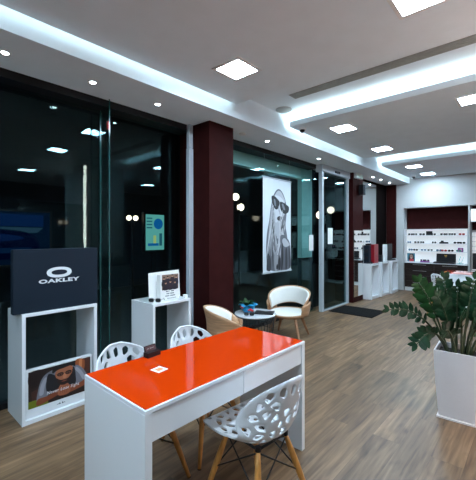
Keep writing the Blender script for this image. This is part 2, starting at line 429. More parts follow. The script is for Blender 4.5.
# linear grille, speaker, cameras
g = MB(); g.box(-2.24, 0.3, 3.39, 3.535, RZ - 0.006, RZ)
for k in range(4): g.box(-2.235, 0.3, 3.402 + k * 0.034, 3.42 + k * 0.034, RZ - 0.010, RZ - 0.006)
tag(g.build('air_grille', 'grille'), 'long grey linear air grille in the first ceiling recess', 'air grille')
tag(MB().lathe([(0.001, RZ - 0.022), (0.085, RZ - 0.018), (0.105, RZ - 0.008), (0.105, RZ)], -2.55, 3.74, 28).build('ceiling_speaker', 'speaker', smooth=False), 'round grey ceiling speaker beside the bright ceiling recess', 'speaker')
def dome_camera(x, y, label):
    t = thing('dome_camera', (x, y, PZ), label, 'camera')
    MB().lathe([(0.05, 0), (0.05, -0.02), (0.045, -0.028)], seg=24).build('base', 'whitematt', t, smooth=False)
    pr = [(0.036 * math.cos(a), -0.028 - 0.04 * math.sin(a)) for a in [i * PI / 2 / 7 for i in range(8)]]
    pr[-1] = (0.001, pr[-1][1])
    MB().lathe(pr, seg=20).build('dome', 'black', t, smooth=True)
dome_camera(-2.50, 4.12, 'small dome camera on the near corner of the middle ceiling panel')
dome_camera(-2.45, 9.35, 'small dome camera by the white rear wall')
tag(MB().lathe([(0.001, SOF - 0.02), (0.045, SOF - 0.016), (0.05, SOF)], -3.02, 3.45, 20).build('smoke_detector', 'whitematt'), 'small white smoke detector in the soffit beside the maroon pillar', 'detector')

# ------------------------------------------------------------------ orange desk
def desk(loc, label, L, W, rz=0.0):
    t = thing('desk', loc, label, 'desk', rz, 'white desks with orange tops')
    a, bb = W / 2, L / 2
    tp = 0.036
    MB().box(-a, a, -bb, -bb + tp, 0, 0.728).build('side_panel', 'white', t, bevel=0.002)
    MB().box(-a, a, bb - tp, bb, 0, 0.728).build('side_panel', 'white', t, bevel=0.002)
    MB().box(-a, a, -bb, bb, 0.728, 0.746).build('top_frame', 'white', t, bevel=0.002)
    MB().box(-a + 0.008, a - 0.010, -bb + 0.008, bb - 0.010, 0.7462, 0.750).build('top_panel', 'orange', t, bevel=0.001)
    MB().box(-a + 0.02, a - 0.03, -bb + tp, bb - tp, 0.60, 0.615).box(-a + 0.02, -a + 0.035, -bb + tp, bb - tp, 0.615, 0.728).build('apron', 'white', t)
    dl = (L - 2 * tp) / 2
    for k in range(2):
        y0 = -bb + tp + k * dl + 0.002
        MB().box(a - 0.03, a - 0.008, y0, y0 + dl - 0.004, 0.598, 0.722).build('drawer', 'white', t, bevel=0.0015)
    return t
desk((-1.517, 1.432, 0), 'white desk with glossy orange top and two drawers, nearest the camera', 1.27, 0.566)
fd = desk((-0.62, 7.85, 0), 'white desk with orange top at the rear behind the potted plant', 1.75, 0.70, -PI / 2)
MB().box(-0.28, -0.265, -0.83, 0.83, 0.05, 0.60).build('modesty_panel', 'white', fd)
MB().box(0.320, 0.335, -0.838, 0.838, 0.06, 0.597).build('modesty_panel', 'white', fd)
ch = thing('card_holder', (-1.765, 1.19, 0.750), 'small dark card holder on the back edge of the orange desk', 'card holder', 0.08)
MB().box(-0.022, 0.022, -0.048, 0.048, 0, 0.030).hexa([(-0.022, -0.042, 0.030), (-0.012, -0.042, 0.030), (-0.012, 0.042, 0.030), (-0.022, 0.042, 0.030), (-0.030, -0.042, 0.060), (-0.024, -0.042, 0.060), (-0.024, 0.042, 0.060), (-0.030, 0.042, 0.060)]).build('holder', 'darkbrown', ch, bevel=0.002)
cb = MB().hexa([(-0.0118, -0.036, 0.0305), (-0.0095, -0.036, 0.0305), (-0.0095, 0.036, 0.0305), (-0.0118, 0.036, 0.0305), (-0.0236, -0.036, 0.056), (-0.0215, -0.036, 0.056), (-0.0215, 0.036, 0.056), (-0.0236, 0.036, 0.056)])
cb.build('cards', flat(70, 30, 34), ch)
for k, (yy, ww) in enumerate(((-0.020, 0.013), (0.0, 0.015), (0.018, 0.012))):
    MB().box(-0.0155, -0.0152, yy - ww / 2, yy + ww / 2, 0.041, 0.045).build('card_print', flat(190, 180, 180), ch)
pc = thing('paper_card', (-1.555, 1.093, 0.7502), 'small white paper card with orange print lying on the desk', 'card', 0.12)
MB().box(-0.034, 0.034, -0.033, 0.033, 0, 0.0012).build('card', 'paper', pc)
MB().box(-0.018, 0.018, -0.019, 0.020, 0.0012, 0.0015).build('card_print', flat(235, 140, 80), pc)
tag(MB().box(-1.32, -1.02, 7.56, 7.85, 0.750, 0.756).build('paper_sheet', flat(235, 190, 185)), 'pale pink sheet on the far orange desk', 'paper')

# ------------------------------------------------------------------ perforated shell chair
def shell_mesh(seed):
    rnd = random.Random(seed)
    # profile, chair faces +x : (x, z, half width, side lift dz, side forward dx)
    K = [(0.235, 0.425, 0.155, -0.004, 0.0), (0.21, 0.442, 0.205, 0.004, 0.0), (0.13, 0.440, 0.232, 0.022, 0.0), (0.02, 0.428, 0.242, 0.045, 0.0), (-0.09, 0.424, 0.246, 0.075, 0.005),
         (-0.165, 0.447, 0.246, 0.080, 0.045), (-0.207, 0.510, 0.245, 0.055, 0.105), (-0.232, 0.590, 0.236, 0.022, 0.125), (-0.253, 0.670, 0.212, 0.002, 0.105), (-0.268, 0.735, 0.165, -0.006, 0.065), (-0.276, 0.772, 0.085, -0.006, 0.025), (-0.278, 0.782, 0.04, -0.004, 0.01)]
    S = [0.0]
    for i in range(1, len(K)): S.append(S[-1] + math.hypot(K[i][0] - K[i - 1][0], K[i][1] - K[i - 1][1]))
    T = S[-1]
    def at(s):
        s = min(max(s, 0), T)
        for i in range(len(S) - 1):
            if s <= S[i + 1] + 1e-9: break
        u = (s - S[i]) / (S[i + 1] - S[i])
        def cr(k):
            p0 = K[max(i - 1, 0)][k]; p1 = K[i][k]; p2 = K[i + 1][k]; p3 = K[min(i + 2, len(K) - 1)][k]
            return 0.5 * (2 * p1 + (p2 - p0) * u + (2 * p0 - 5 * p1 + 4 * p2 - p3) * u * u + (3 * p1 - p0 - 3 * p2 + p3) * u ** 3)
        return [cr(k) for k in range(5)]
    def pt(a, s):
        x, z, hw, dz, dx = at(s)
        t = max(-1.05, min(1.05, a / max(hw, 1e-4)))
        q = abs(t) ** 2.2
        return Vector((x + dx * q, a * (1 - 0.06 * q), z + dz * q))
    n = 56
    out = [Vector((-at(T * i / n)[2], T * i / n)) for i in range(n + 1)] + [Vector((at(T * i / n)[2], T * i / n)) for i in range(n, -1, -1)]
    # Voronoi-like cells clipped from jittered seeds
    seeds = []
    cell = 0.064
    r = 0
    y = -0.01
    while y < T + 0.02:
        k = -5
        while k <= 5:
            seeds.append(Vector((k * cell + (cell / 2 if r % 2 else 0) + rnd.uniform(-.022, .022), y + rnd.uniform(-.02, .02)))); k += 1
        y += cell * 0.92; r += 1
    holes = []
    for i, p in enumerate(seeds):
        hw = at(p.y)[2] if 0 <= p.y <= T else 0
        if abs(p.x) > hw - 0.020 or p.y < 0.025 or p.y > T - 0.022: continue
        if rnd.random() < 0.13: continue
        poly = [p + Vector((dx, dy)) for dx, dy in ((-.06, -.06), (.06, -.06), (.06, .06), (-.06, .06))]
        def clip(poly, q, nrm):
            o = []
            for a, bq in zip(poly, poly[1:] + poly[:1]):
                da = (a - q).dot(nrm); db = (bq - q).dot(nrm)
                if da <= 0: o.append(a)
                if da * db < 0: o.append(a + (bq - a) * (da / (da - db)))
            return o
        gap = rnd.uniform(0.0055, 0.0095)
        for j, q in enumerate(seeds):
            if i == j or (q - p).length > 0.2: continue
            dv = q - p; ln = dv.length
            poly = clip(poly, p + dv / ln * (ln / 2 - gap), dv / ln)
            if len(poly) < 3: break
        if len(poly) < 3: continue
        # squeeze each hole to an irregular sliver
        ang = rnd.gauss(0, 0.5); ax = Vector((math.cos(ang), math.sin(ang))); k2 = rnd.uniform(0.58, 0.92)
        cen = sum(poly, Vector((0, 0))) / len(poly)
        poly = [cen + (v - cen).dot(ax) * ax * k2 + (v - cen - (v - cen).dot(ax) * ax) * 0.97 for v in poly]
        # stay inside the rim
        good = []
        for v in poly:
            s = min(max(v.y, 0.022), T - 0.02); h = at(s)[2] - 0.016
            good.append(Vector((max(-h, min(h, v.x)), s)))
        # drop duplicate points
        pl = [v for k3, v in enumerate(good) if (v - good[k3 - 1]).length > 0.004]
        if len(pl) < 3: continue
        ar = abs(sum(a.x * c2.y - c2.x * a.y for a, c2 in zip(pl, pl[1:] + pl[:1]))) / 2
        if ar < 0.00035: continue
        # round the corners a little
        rp = []
        for a, v, c2 in zip(pl[-1:] + pl[:-1], pl, pl[1:] + pl[:1]):
            rp += [v + (a - v) * 0.22, v * 0.86 + (a + c2) * 0.07, v + (c2 - v) * 0.22]
        holes.append(rp)
    V = list(out); E = [(k, (k + 1) % len(out)) for k in range(len(out))]
    for h in holes:
        i0 = len(V); V += h; E += [(i0 + k, i0 + (k + 1) % len(h)) for k in range(len(h))]
    def inside(p, poly):
        c = False
        for a, bq in zip(poly, poly[1:] + poly[:1]):
            if (a.y > p.y) != (bq.y > p.y) and p.x < (bq.x - a.x) * (p.y - a.y) / (bq.y - a.y) + a.x: c = not c
        return c
    stp = 0.017
    yy = stp / 2
    while yy < T:
        xx = -0.26
        while xx < 0.26:
            p = Vector((xx, yy))
            if abs(xx) < at(yy)[2] - 0.006 and not any((h[0] - p).length < 0.09 and inside(p, h) for h in holes): V.append(p)
            xx += stp
        yy += stp
    rv, re, rf, *_ = delaunay_2d_cdt(V, E, [], 0, 1e-5)
    mb = MB()
    mb.v = [tuple(pt(p.x, p.y)) for p in rv]
    for f in rf:
        c3 = sum((rv[k] for k in f), Vector((0, 0))) / len(f)
        if not inside(c3, out) or any((h[0] - c3).length < 0.1 and inside(c3, h) for h in holes): continue
        mb.f.append(tuple(f)); mb.m.append(0)
    return mb
def shell_chair(loc, rz, label, seed=3):
    t = thing('shell_chair', loc, label, 'chair', rz, 'white perforated shell chairs')
    o = shell_mesh(seed).build('shell', 'plastic', t, smooth=True, clean=True)
    md = o.modifiers.new('thickness', 'SOLIDIFY'); md.thickness = 0.010; md.offset = 0
    md2 = o.modifiers.new('edge', 'BEVEL'); md2.width = 0.0025; md2.segments = 1; md2.angle_limit = math.radians(60)
    tops = {}; bots = {}
    for sx in (-1, 1):
        for sy in (-1, 1):
            a = Vector((-0.015 + sx * 0.115, sy * 0.105, 0.405)); e = Vector((-0.02 + sx * 0.215, sy * 0.215, 0.0))
            tops[sx, sy] = a; bots[sx, sy] = e
            pts = [a + (e - a) * k / 6 for k in range(7)]
            lg = MB().tube(pts, [0.011, 0.0155, 0.0175, 0.017, 0.0155, 0.0135, 0.0105], 12).build('leg', 'wood', t, smooth=True)
            MB().tube([e + (a - e) * 0.0, e + (a - e) * 0.012], 0.0115, 12).build('glide', 'black', lg)
    br = MB(); wr = 0.0045
    for s in (-1, 1):
        for p, q in (((s, -1), (s, 1)), ((-1, s), (1, s))):
            for u, v in ((p, q), (q, p)):
                hi = tops[u] * 0.97 + bots[u] * 0.03; lo = tops[v] * 0.52 + bots[v] * 0.48
                br.tube([hi, (hi + lo) / 2, lo], wr, 6)
        br.tube([(-0.015 + s * 0.115, -0.105, 0.405), (-0.015 + s * 0.115, 0.105, 0.405)], 0.007, 8)
        br.tube([(-0.13, s * 0.105, 0.405), (0.10, s * 0.105, 0.405)], 0.007, 8)
    br.build('wire_brace', 'blackmetal', t, smooth=True)
    for sx in (-1, 1):
        for sy in (-1, 1): MB().lathe([(0.016, 0.40), (0.016, 0.422)], -0.015 + sx * 0.115, sy * 0.105, 12).build('mount', 'black', t)
    return t
ch0 = shell_chair((-1.185, 1.455, 0), PI - 0.10, 'white perforated shell chair tucked under the open drawer side of the near desk')
dup(ch0, (-1.80, 1.13, 0), 0.05, 'white perforated shell chair behind the near desk, left of the dark card holder')
dup(ch0, (-1.80, 1.665, 0), -0.06, 'white perforated shell chair behind the near desk, right of the dark card holder')
dup(ch0, (-1.33, 7.22, 0), 1.0, 'white perforated shell chair at the far desk behind the plant')

# ------------------------------------------------------------------ white frame stands
def frame_stand(loc, D, W, H, th, label, group):
    """open rectangular portal, front faces +x; origin at the floor under its middle"""
    t = thing('display_stand', loc, label, 'display stand', 0, group)
    a, bb = D / 2, W / 2
    MB().box(-a, a, -bb, -bb + th, 0, H - th).build('side_panel', 'white', t, bevel=0.0015)
    MB().box(-a, a, bb - th, bb, 0, H - th).build('side_panel', 'white', t, bevel=0.0015)
    MB().box(-a, a, -bb, bb, H - th, H).build('top_panel', 'white', t, bevel=0.0015)
    MB().box(-a, a, -bb + th, bb - th, 0, th * 1.3).build('bottom_panel', 'white', t, bevel=0.0015)
    return t
G1 = 'white open frame stands by the windows'
frame_stand((-3.175, 1.141, 0), 0.37, 0.592, 0.866, 0.026, 'white open frame stand holding a framed poster and the black lettered board', G1)
frame_stand((-2.95, 2.103, 0), 0.38, 0.466, 0.82, 0.026, 'white open frame stand left of the maroon pillar carrying a folded card display', G1)
G2 = 'white pedestals by the rear window'
for (x, y, W, l, H) in ((-3.035, 8.07, 0.52, 'white pedestal nearest the sliding door, carrying the red box', 0.82), (-3.0, 8.665, 0.54, 'middle white pedestal carrying a slim white box', 0.825), (-2.965, 9.25, 0.50, 'white pedestal nearest the rear wall', 0.83)):
    t = frame_stand((x, y, 0), 0.205, W, H, 0.05, l, G2)
    MB().box(-0.100, -0.090, -W / 2 + 0.05, W / 2 - 0.05, 0.066, H - 0.05).build('back_panel', 'white', t)

# lettered board on the first stand
ob = thing('display_board', (-3.04, 1.125, 0.866), 'black display board with silver OAKLEY lettering standing on the left stand', 'display board')
MB().box(-0.03, 0.03, -0.335, 0.325, 0.0, 0.50).build('board', 'navy', ob, bevel=0.003)
MB().box(-0.16, -0.031, -0.30, 0.28, 0, 0.03).build('base', 'navy', ob, bevel=0.003)
lg = MB()
cy, cz, nseg = 0.0, 0.305, 40
for (ra, rb, ia, ib) in ((0.098, 0.044, 0.062, 0.021),):
    for k in range(nseg):
        t0, t1 = 2 * PI * k / nseg, 2 * PI * (k + 1) / nseg
        def E_(r1, r2, t): 
            c, s_ = math.cos(t), math.sin(t)
            return (0.0308, cy + r1 * math.copysign(abs(c) ** 0.9, c), cz + r2 * math.copysign(abs(s_) ** 0.9, s_))
        lg.face([E_(ra, rb, t0), E_(ra, rb, t1), E_(ia, ib, t1), E_(ia, ib, t0)])
lg.build('logo', 'silver', ob, recalc=False)
text_mb('OAKLEY', 0.041, face_plus_x(0.0308, 0.0, 0.236), sx=1.95, bold=0.0018).build('lettering', 'silver', ob, recalc=False)

# ------------------------------------------------------------------ printed pictures
class Pic:
    """flat print on a plane; layers lie a hair's breadth above each other"""
    def __init__(s, w, h, mtx): s.w, s.h, s.mtx = w, h, mtx; s.mb = MB(); s.mats = []; s.k = 0
    def poly(s, pts, rgb, step=True):
        m = flat(*rgb)
        if m not in s.mats: s.mats.append(m)
        if step: s.k += 1
        s.mb.face([s.mtx @ Vector(((x - 0.5) * s.w, (y - 0.5) * s.h, 0.00012 * s.k)) for x, y in pts], s.mats.index(m))
    def rect(s, x0, y0, x1, y1, rgb): s.poly([(x0, y0), (x1, y0), (x1, y1), (x0, y1)], rgb)
    def ell(s, cx, cy, rx, ry, rgb, a0=0, a1=360, rot=0, n=24):
        r = math.radians(rot); P = []
        asp = s.w / s.h
        for k in range(n + (0 if a1 - a0 == 360 else 1)):
            t = math.radians(a0 + (a1 - a0) * k / n)
            dx, dy = rx * math.cos(t), ry * math.sin(t)
            P.append((cx + dx * math.cos(r) - dy * math.sin(r) / asp, cy + dx * math.sin(r) * asp + dy * math.cos(r)))
        s.poly(P, rgb)
    def smooth(s, pts, rgb, n=4):
        """closed Catmull-Rom blob through pts"""
        P = []; N = len(pts)
        for i in range(N):
            p0, p1, p2, p3 = (Vector(pts[(i + k) % N]) for k in (-1, 0, 1, 2))
            for j in range(n):
                u = j / n
                P.append(tuple(0.5 * (2 * p1 + (p2 - p0) * u + (2 * p0 - 5 * p1 + 4 * p2 - p3) * u * u + (3 * p1 - p0 - 3 * p2 + p3) * u ** 3)))
        s.poly(P, rgb)
    def stroke(s, pts, wd, rgb):
        P = [Vector(p) for p in pts]; Lp = []; Rp = []
        for i, p in enumerate(P):
            d = (P[min(i + 1, len(P) - 1)] - P[max(i - 1, 0)]); d = Vector((d.x * s.w, d.y * s.h)).normalized(); n = Vector((-d.y / s.w, d.x / s.h)) * wd * (0.35 if i in (0, len(P) - 1) else 1)
            Lp.append(tuple(p + n)); Rp.append(tuple(p - n))
        s.poly(Lp + Rp[::-1], rgb)
    def text(s, txt, x, y, size, rgb, sx=1.0, shear=0.0):
        m = flat(*rgb)
        if m not in s.mats: s.mats.append(m)
        s.k += 1
        text_mb(txt, size, s.mtx @ Matrix.Translation(((x - 0.5) * s.w, (y - 0.5) * s.h, 0.00012 * s.k)), s.mats.index(m), s.mb, sx, shear)
    def build(s, name, parent): return s.mb.build(name, s.mats, parent, recalc=False)

# framed man poster, standing inside the left stand
fp = thing('framed_poster', (-3.035, 1.141, 0.034), 'white framed poster of a man in glasses leaning on his forearms, inside the left stand', 'poster')
MB().box(-0.022, 0.020, -0.262, 0.262, 0, 0.378).build('frame', 'white', fp, bevel=0.002)
pw, ph = 0.492, 0.290
P = Pic(pw, ph, face_plus_x(0.0204, 0.0, 0.218))
P.rect(0, 0, 1, 1, (34, 20, 18))
P.smooth([(0.02, .55), (.2, .62), (.26, .95), (.02, .98)], (26, 14, 14))
P.smooth([(.74, 1.0), (.76, .62), (.86, .55), (.9, .8), (.88, .98)], (150, 78, 40)); P.smooth([(.8, .98), (.8, .7), (.84, .7), (.85, .98)], (196, 120, 74))
P.smooth([(.9, .95), (.92, .55), (.98, .6), (.98, .97)], (70, 34, 22))
P.poly([(0, 0), (.3, 0), (.28, .16), (.12, .2), (0, .2)], (104, 112, 20)); P.poly([(.05, .2), (.12, .2), (.14, .5), (.04, .45)], (62, 34, 30))
P.smooth([(.13, .08), (.15, .5), (.22, .78), (.36, .9), (.5, .84), (.66, .88), (.80, .82), (.92, .55), (.93, .3), (.82, .2), (.6, .3), (.35, .28)], (112, 112, 122))
P.smooth([(.16, .3), (.18, .55), (.24, .74), (.28, .7), (.24, .5), (.22, .3)], (146, 146, 156)); P.smooth([(.76, .8), (.86, .6), (.9, .4), (.86, .38), (.8, .58), (.73, .74)], (150, 150, 160))
P.smooth([(.30, .82), (.26, .5), (.3, .28), (.5, .2), (.72, .3), (.74, .55), (.70, .84), (.55, .7), (.45, .68)], (26, 26, 32))
P.smooth([(.13, .03), (.34, .10), (.52, .2), (.56, .34), (.46, .34), (.30, .22), (.14, .2)], (122, 62, 38)); P.smooth([(.94, .22), (.74, .14), (.58, .12), (.52, .26), (.6, .34), (.78, .3), (.93, .38)], (134, 70, 44))
P.smooth([(.46, .12), (.45, .3), (.5, .44), (.58, .44), (.65, .28), (.62, .1)], (156, 90, 62))
for k in range(4): P.stroke([(.48 + k * .035, .16), (.50 + k * .035, .36)], 0.0035, (88, 46, 30))
P.smooth([(.41, .82), (.42, .62), (.47, .46), (.55, .42), (.62, .48), (.67, .66), (.68, .86), (.55, .94)], (158, 96, 68))
P.smooth([(.415, .64), (.46, .45), (.55, .39), (.64, .46), (.67, .66), (.61, .56), (.54, .545), (.48, .56)], (36, 20, 18))
P.smooth([(.36, .80), (.37, .96), (.46, 1.0), (.6, 1.0), (.71, .98), (.73, .84), (.66, .90), (.55, .88), (.44, .86)], (14, 11, 13))
P.smooth([(.5, .5), (.55, .485), (.6, .5), (.55, .52)], (120, 62, 52)); P.smooth([(.535, .72), (.525, .6), (.555, .57), (.585, .6), (.57, .72)], (182, 116, 84))
for ex in (.485, .615): P.ell(ex, .72, .054, .056, (12, 9, 10)); P.ell(ex, .715, .036, .030, (96, 58, 44)); P.ell(ex, .715, .014, .018, (16, 12, 12))
P.stroke([(.53, .735), (.57, .735)], 0.003, (20, 16, 18)); P.stroke([(.40, .75), (.44, .735)], 0.003, (20, 16, 18)); P.stroke([(.66, .735), (.69, .77)], 0.003, (20, 16, 18))
P.text('Never Lose Sight', .53, .29, 0.036, (238, 238, 244), 0.95, 0.2)
P.build('print', fp)
lo = MB()
for s in (-1, 1):
    lo.face([(0.0206, s * 0.004 + 0.0, 0.034), (0.0206, s * 0.020, 0.034), (0.0206, s * 0.010, 0.050)]); lo.face([(0.0207, s * 0.024, 0.036), (0.0207, s * 0.036, 0.034), (0.0207, s * 0.018, 0.046)])
lo.build('logo', flat(30, 34, 44), fp, recalc=False)

# folded card display on the second stand
cd = thing('card_display', (-2.90, 2.13, 0.82), 'white folded card display with a group photo on the stand left of the maroon pillar', 'card display')
MB().hexa([(-0.035, -0.19, 0), (-0.030, -0.19, 0), (-0.030, 0.20, 0), (-0.035, 0.20, 0), (-0.062, -0.18, 0.275), (-0.057, -0.18, 0.275), (-0.057, 0.20, 0.285), (-0.062, 0.20, 0.285)]).build('back_card', 'paper', cd)
MB().box(0.03, 0.034, -0.10, 0.135, 0, 0.262).build('front_card', 'paper', cd)
MB().box(-0.028, 0.03, -0.10, -0.096, 0, 0.255).build('side_card', 'paper', cd)
P = Pic(0.205, 0.155, face_plus_x(0.0342, 0.02, 0.178))
P.rect(0, 0, 1, 1, (92, 70, 58)); P.rect(0, .7, 1, 1, (128, 104, 88))
rr = random.Random(4)
for k, (x, y) in enumerate([(.12, .72), (.34, .78), (.62, .86), (.86, .76), (.22, .42), (.5, .48), (.78, .42)]):
    P.smooth([(x - .13, y - .45), (x - .12, y - .12), (x, y - .02), (x + .12, y - .12), (x + .13, y - .45)] if y > .6 else [(x - .15, 0.01), (x - .13, y - .12), (x, y), (x + .13, y - .12), (x + .15, 0.01)], (22 + 6 * (k % 3), 24, 36 + 5 * (k % 2)))
    P.ell(x, y + .04, .055, .085, (188, 142, 114)); P.ell(x, y + .09, .055, .05, (30, 22, 22))
P.build('photo', cd)
P = Pic(0.19, 0.085, face_plus_x(0.0342, 0.02, 0.05))
for row, segs in enumerate([((.22, .34), (.38, .42), (.56, .76)), ((.26, .46), (.5, .74)), ((.18, .4), (.5, .82)), ((.3, .86),)]):
    for x0, x1 in segs:
        x = x0
        while x < x1 - 0.02:
            P.rect(x, .84 - row * .27, x + .045, .97 - row * .27 - (0.06 if row == 3 else 0), (40, 46, 60)); x += .065
P.build('lettering', cd)
tag(MB().box(-2.83, -2.79, 2.285, 2.32, 0.82, 0.855).build('small_box', 'paper', bevel=0.002), 'tiny white box beside the folded card display', 'box')

# eyewear
def eyewear_mesh(name, fm, lm, s=1.0):
    mb = MB()
    for sy in (-1, 1):
        pts = []
        for k in range(14):
            t = 2 * PI * k / 14
            pts.append((0.0, sy * 0.034 + 0.027 * math.copysign(abs(math.cos(t)) ** .7, math.cos(t)), 0.024 + 0.020 * math.copysign(abs(math.sin(t)) ** .7, math.sin(t))))
        mb.tube(pts, 0.0032, 5, 0, closed=True)
        mb.face([(0.0005, p[1], p[2]) for p in pts], 1); mb.face([(-0.0005, p[1], p[2]) for p in reversed(pts)], 1)
        mb.tube([(0, sy * 0.062, 0.030), (-0.03, sy * 0.064, 0.030), (-0.11, sy * 0.060, 0.028), (-0.135, sy * 0.058, 0.004)], 0.003, 5, 0)
    mb.tube([(0, -0.008, 0.031), (0.002, 0, 0.033), (0, 0.008, 0.031)], 0.003, 5, 0)
    mb.v = [(x * s, y * s, z * s) for x, y, z in mb.v]
    me_o = mb.build(name, [fm, lm], recalc=False)
    return me_o
eye_proto = {}
def eyewear(loc, rz, label, kind, group, s=1.0):
    k = (kind, s)
    fm = {'black': 'black', 'blue': 'black', 'red': 'redgloss', 'green': 'teal', 'clear': 'silver', 'brown': 'darkbrown', 'steel': 'handle'}[kind]
    lm = {'black': 'lens', 'blue': 'lensblue', 'red': 'lensred', 'green': 'lensgreen', 'clear': 'lensblue', 'brown': 'lens', 'steel': 'lens'}[kind]
    if k not in eye_proto:
        o = eyewear_mesh('eyeglasses', fm, lm, s); eye_proto[k] = o
    else:
        o = eye_proto[k].copy(); COL.objects.link(o)
    o.location = loc; o.rotation_euler = (0, 0, rz)
    tag(o, label, 'eyeglasses', group)
eyewear((-2.82, 1.93, 0.8205), -0.9, 'dark eyeglasses lying on the stand at the left of the folded card display', 'steel', None)

# ------------------------------------------------------------------ banner with portrait
bn = thing('banner', (-3.30, 4.66, 0.86), 'hanging black and white portrait banner of a long-haired woman in sunglasses', 'banner')
MB().box(-0.002, 0.002, -0.395, 0.395, 0.02, 1.535).build('cloth', flat(214, 220, 226), bn)
MB().tube([(0, -0.41, 1.545), (0, 0.41, 1.545)], 0.012, 10).build('top_rod', 'alu', bn)
MB().tube([(0, -0.41, 0.012), (0, 0.41, 0.012)], 0.014, 10).build('bottom_rod', 'alu', bn)
MB().tube([(0, -0.36, 1.55), (0, -0.36, SOF - 0.07 - 0.86)], 0.0018, 5).tube([(0, 0.36, 1.55), (0, 0.36, SOF - 0.07 - 0.86)], 0.0018, 5).build('cord', 'alu', bn)
P = Pic(0.78, 1.51, face_plus_x(0.0022, 0, 0.777))
P.smooth([(.22, .02), (.10, .2), (.12, .4), (.2, .55), (.26, .70), (.34, .82), (.5, .90), (.66, .88), (.80, .78), (.84, .66), (.80, .5), (.86, .38), (.9, .2), (.86, .02)], (100, 102, 110))
P.smooth([(.3, .72), (.36, .80), (.5, .88), (.64, .87), (.78, .78), (.74, .76), (.60, .79), (.46, .79)], (176, 178, 186))
P.smooth([(.32, .80), (.30, .68), (.34, .56), (.44, .50), (.58, .52), (.72, .60), (.80, .70), (.70, .79), (.5, .83)], (200, 202, 208))
P.smooth([(.34, .56), (.44, .53), (.58, .56), (.62, .46), (.56, .36), (.40, .38), (.32, .46)], (172, 174, 182))
P.smooth([(.30, .72), (.27, .60), (.22, .48), (.14, .36), (.13, .22), (.24, .26), (.32, .42), (.38, .56), (.36, .66)], (96, 98, 106))
P.smooth([(.28, .81), (.32, .72), (.44, .675), (.54, .70), (.57, .76), (.50, .79), (.38, .82)], (16, 18, 24))
P.smooth([(.58, .755), (.61, .68), (.74, .635), (.90, .655), (.93, .715), (.80, .745), (.66, .765)], (16, 18, 24))
P.stroke([(.54, .77), (.60, .755)], 0.008, (26, 28, 32)); P.smooth([(.36, .785), (.38, .725), (.44, .71), (.42, .775)], (104, 108, 116)); P.smooth([(.65, .735), (.72, .68), (.78, .685), (.71, .745)], (112, 116, 124))
P.smooth([(.52, .70), (.54, .655), (.60, .64), (.60, .66), (.57, .68), (.56, .72)], (160, 162, 170))
P.smooth([(.48, .585), (.56, .605), (.68, .59), (.60, .555), (.50, .56)], (52, 44, 50)); P.smooth([(.5, .54), (.58, .555), (.6, .54), (.54, .525)], (182, 184, 190))
hr = random.Random(11)
for k in range(46):
    side = hr.random()
    if side < .55:
        x0 = hr.uniform(.28, .40); y0 = hr.uniform(.5, .74); x1 = hr.uniform(.10, .48); y1 = hr.uniform(.03, .3)
    else:
        x0 = hr.uniform(.58, .80); y0 = hr.uniform(.42, .68); x1 = hr.uniform(.40, .82); y1 = hr.uniform(.05, .3)
    g = hr.choice([52, 70, 88, 150, 176, 200, 216])
    P.stroke([(x0, y0), (x0 * .7 + x1 * .3 + hr.uniform(-.03, .03), y0 * .62 + y1 * .38), (x0 * .3 + x1 * .7 + hr.uniform(-.04, .04), y0 * .3 + y1 * .7), (x1, y1)], hr.uniform(.006, .015), (g, g + 1, g + 6))
P.smooth([(.58, .36), (.66, .40), (.82, .37), (.95, .30), (.98, .16), (.97, .02), (.62, .02), (.60, .2)], (92, 94, 102))
P.smooth([(.66, .34), (.76, .36), (.9, .31), (.94, .28), (.8, .26), (.7, .28)], (176, 178, 184)); P.smooth([(.64, .26), (.68, .3), (.70, .14), (.66, .02), (.62, .02)], (30, 32, 38))
P.smooth([(.78, .22), (.84, .24), (.86, .1), (.84, .02), (.78, .02)], (44, 46, 52)); P.smooth([(.9, .26), (.96, .22), (.97, .06), (.92, .02)], (60, 62, 68))
P.smooth([(.14, .2), (.10, .06), (.12, .02), (.24, .02), (.24, .14)], (54, 56, 62)); P.smooth([(.36, .16), (.42, .22), (.5, .14), (.48, .02), (.38, .02)], (150, 152, 158)); P.smooth([(.5, .1), (.54, .18), (.6, .1), (.58, .02), (.52, .02)], (36, 38, 44))
P.smooth([(.44, .06), (.48, .08), (.5, .04), (.47, .02), (.44, .03)], (24, 26, 30))
P.build('print', bn)

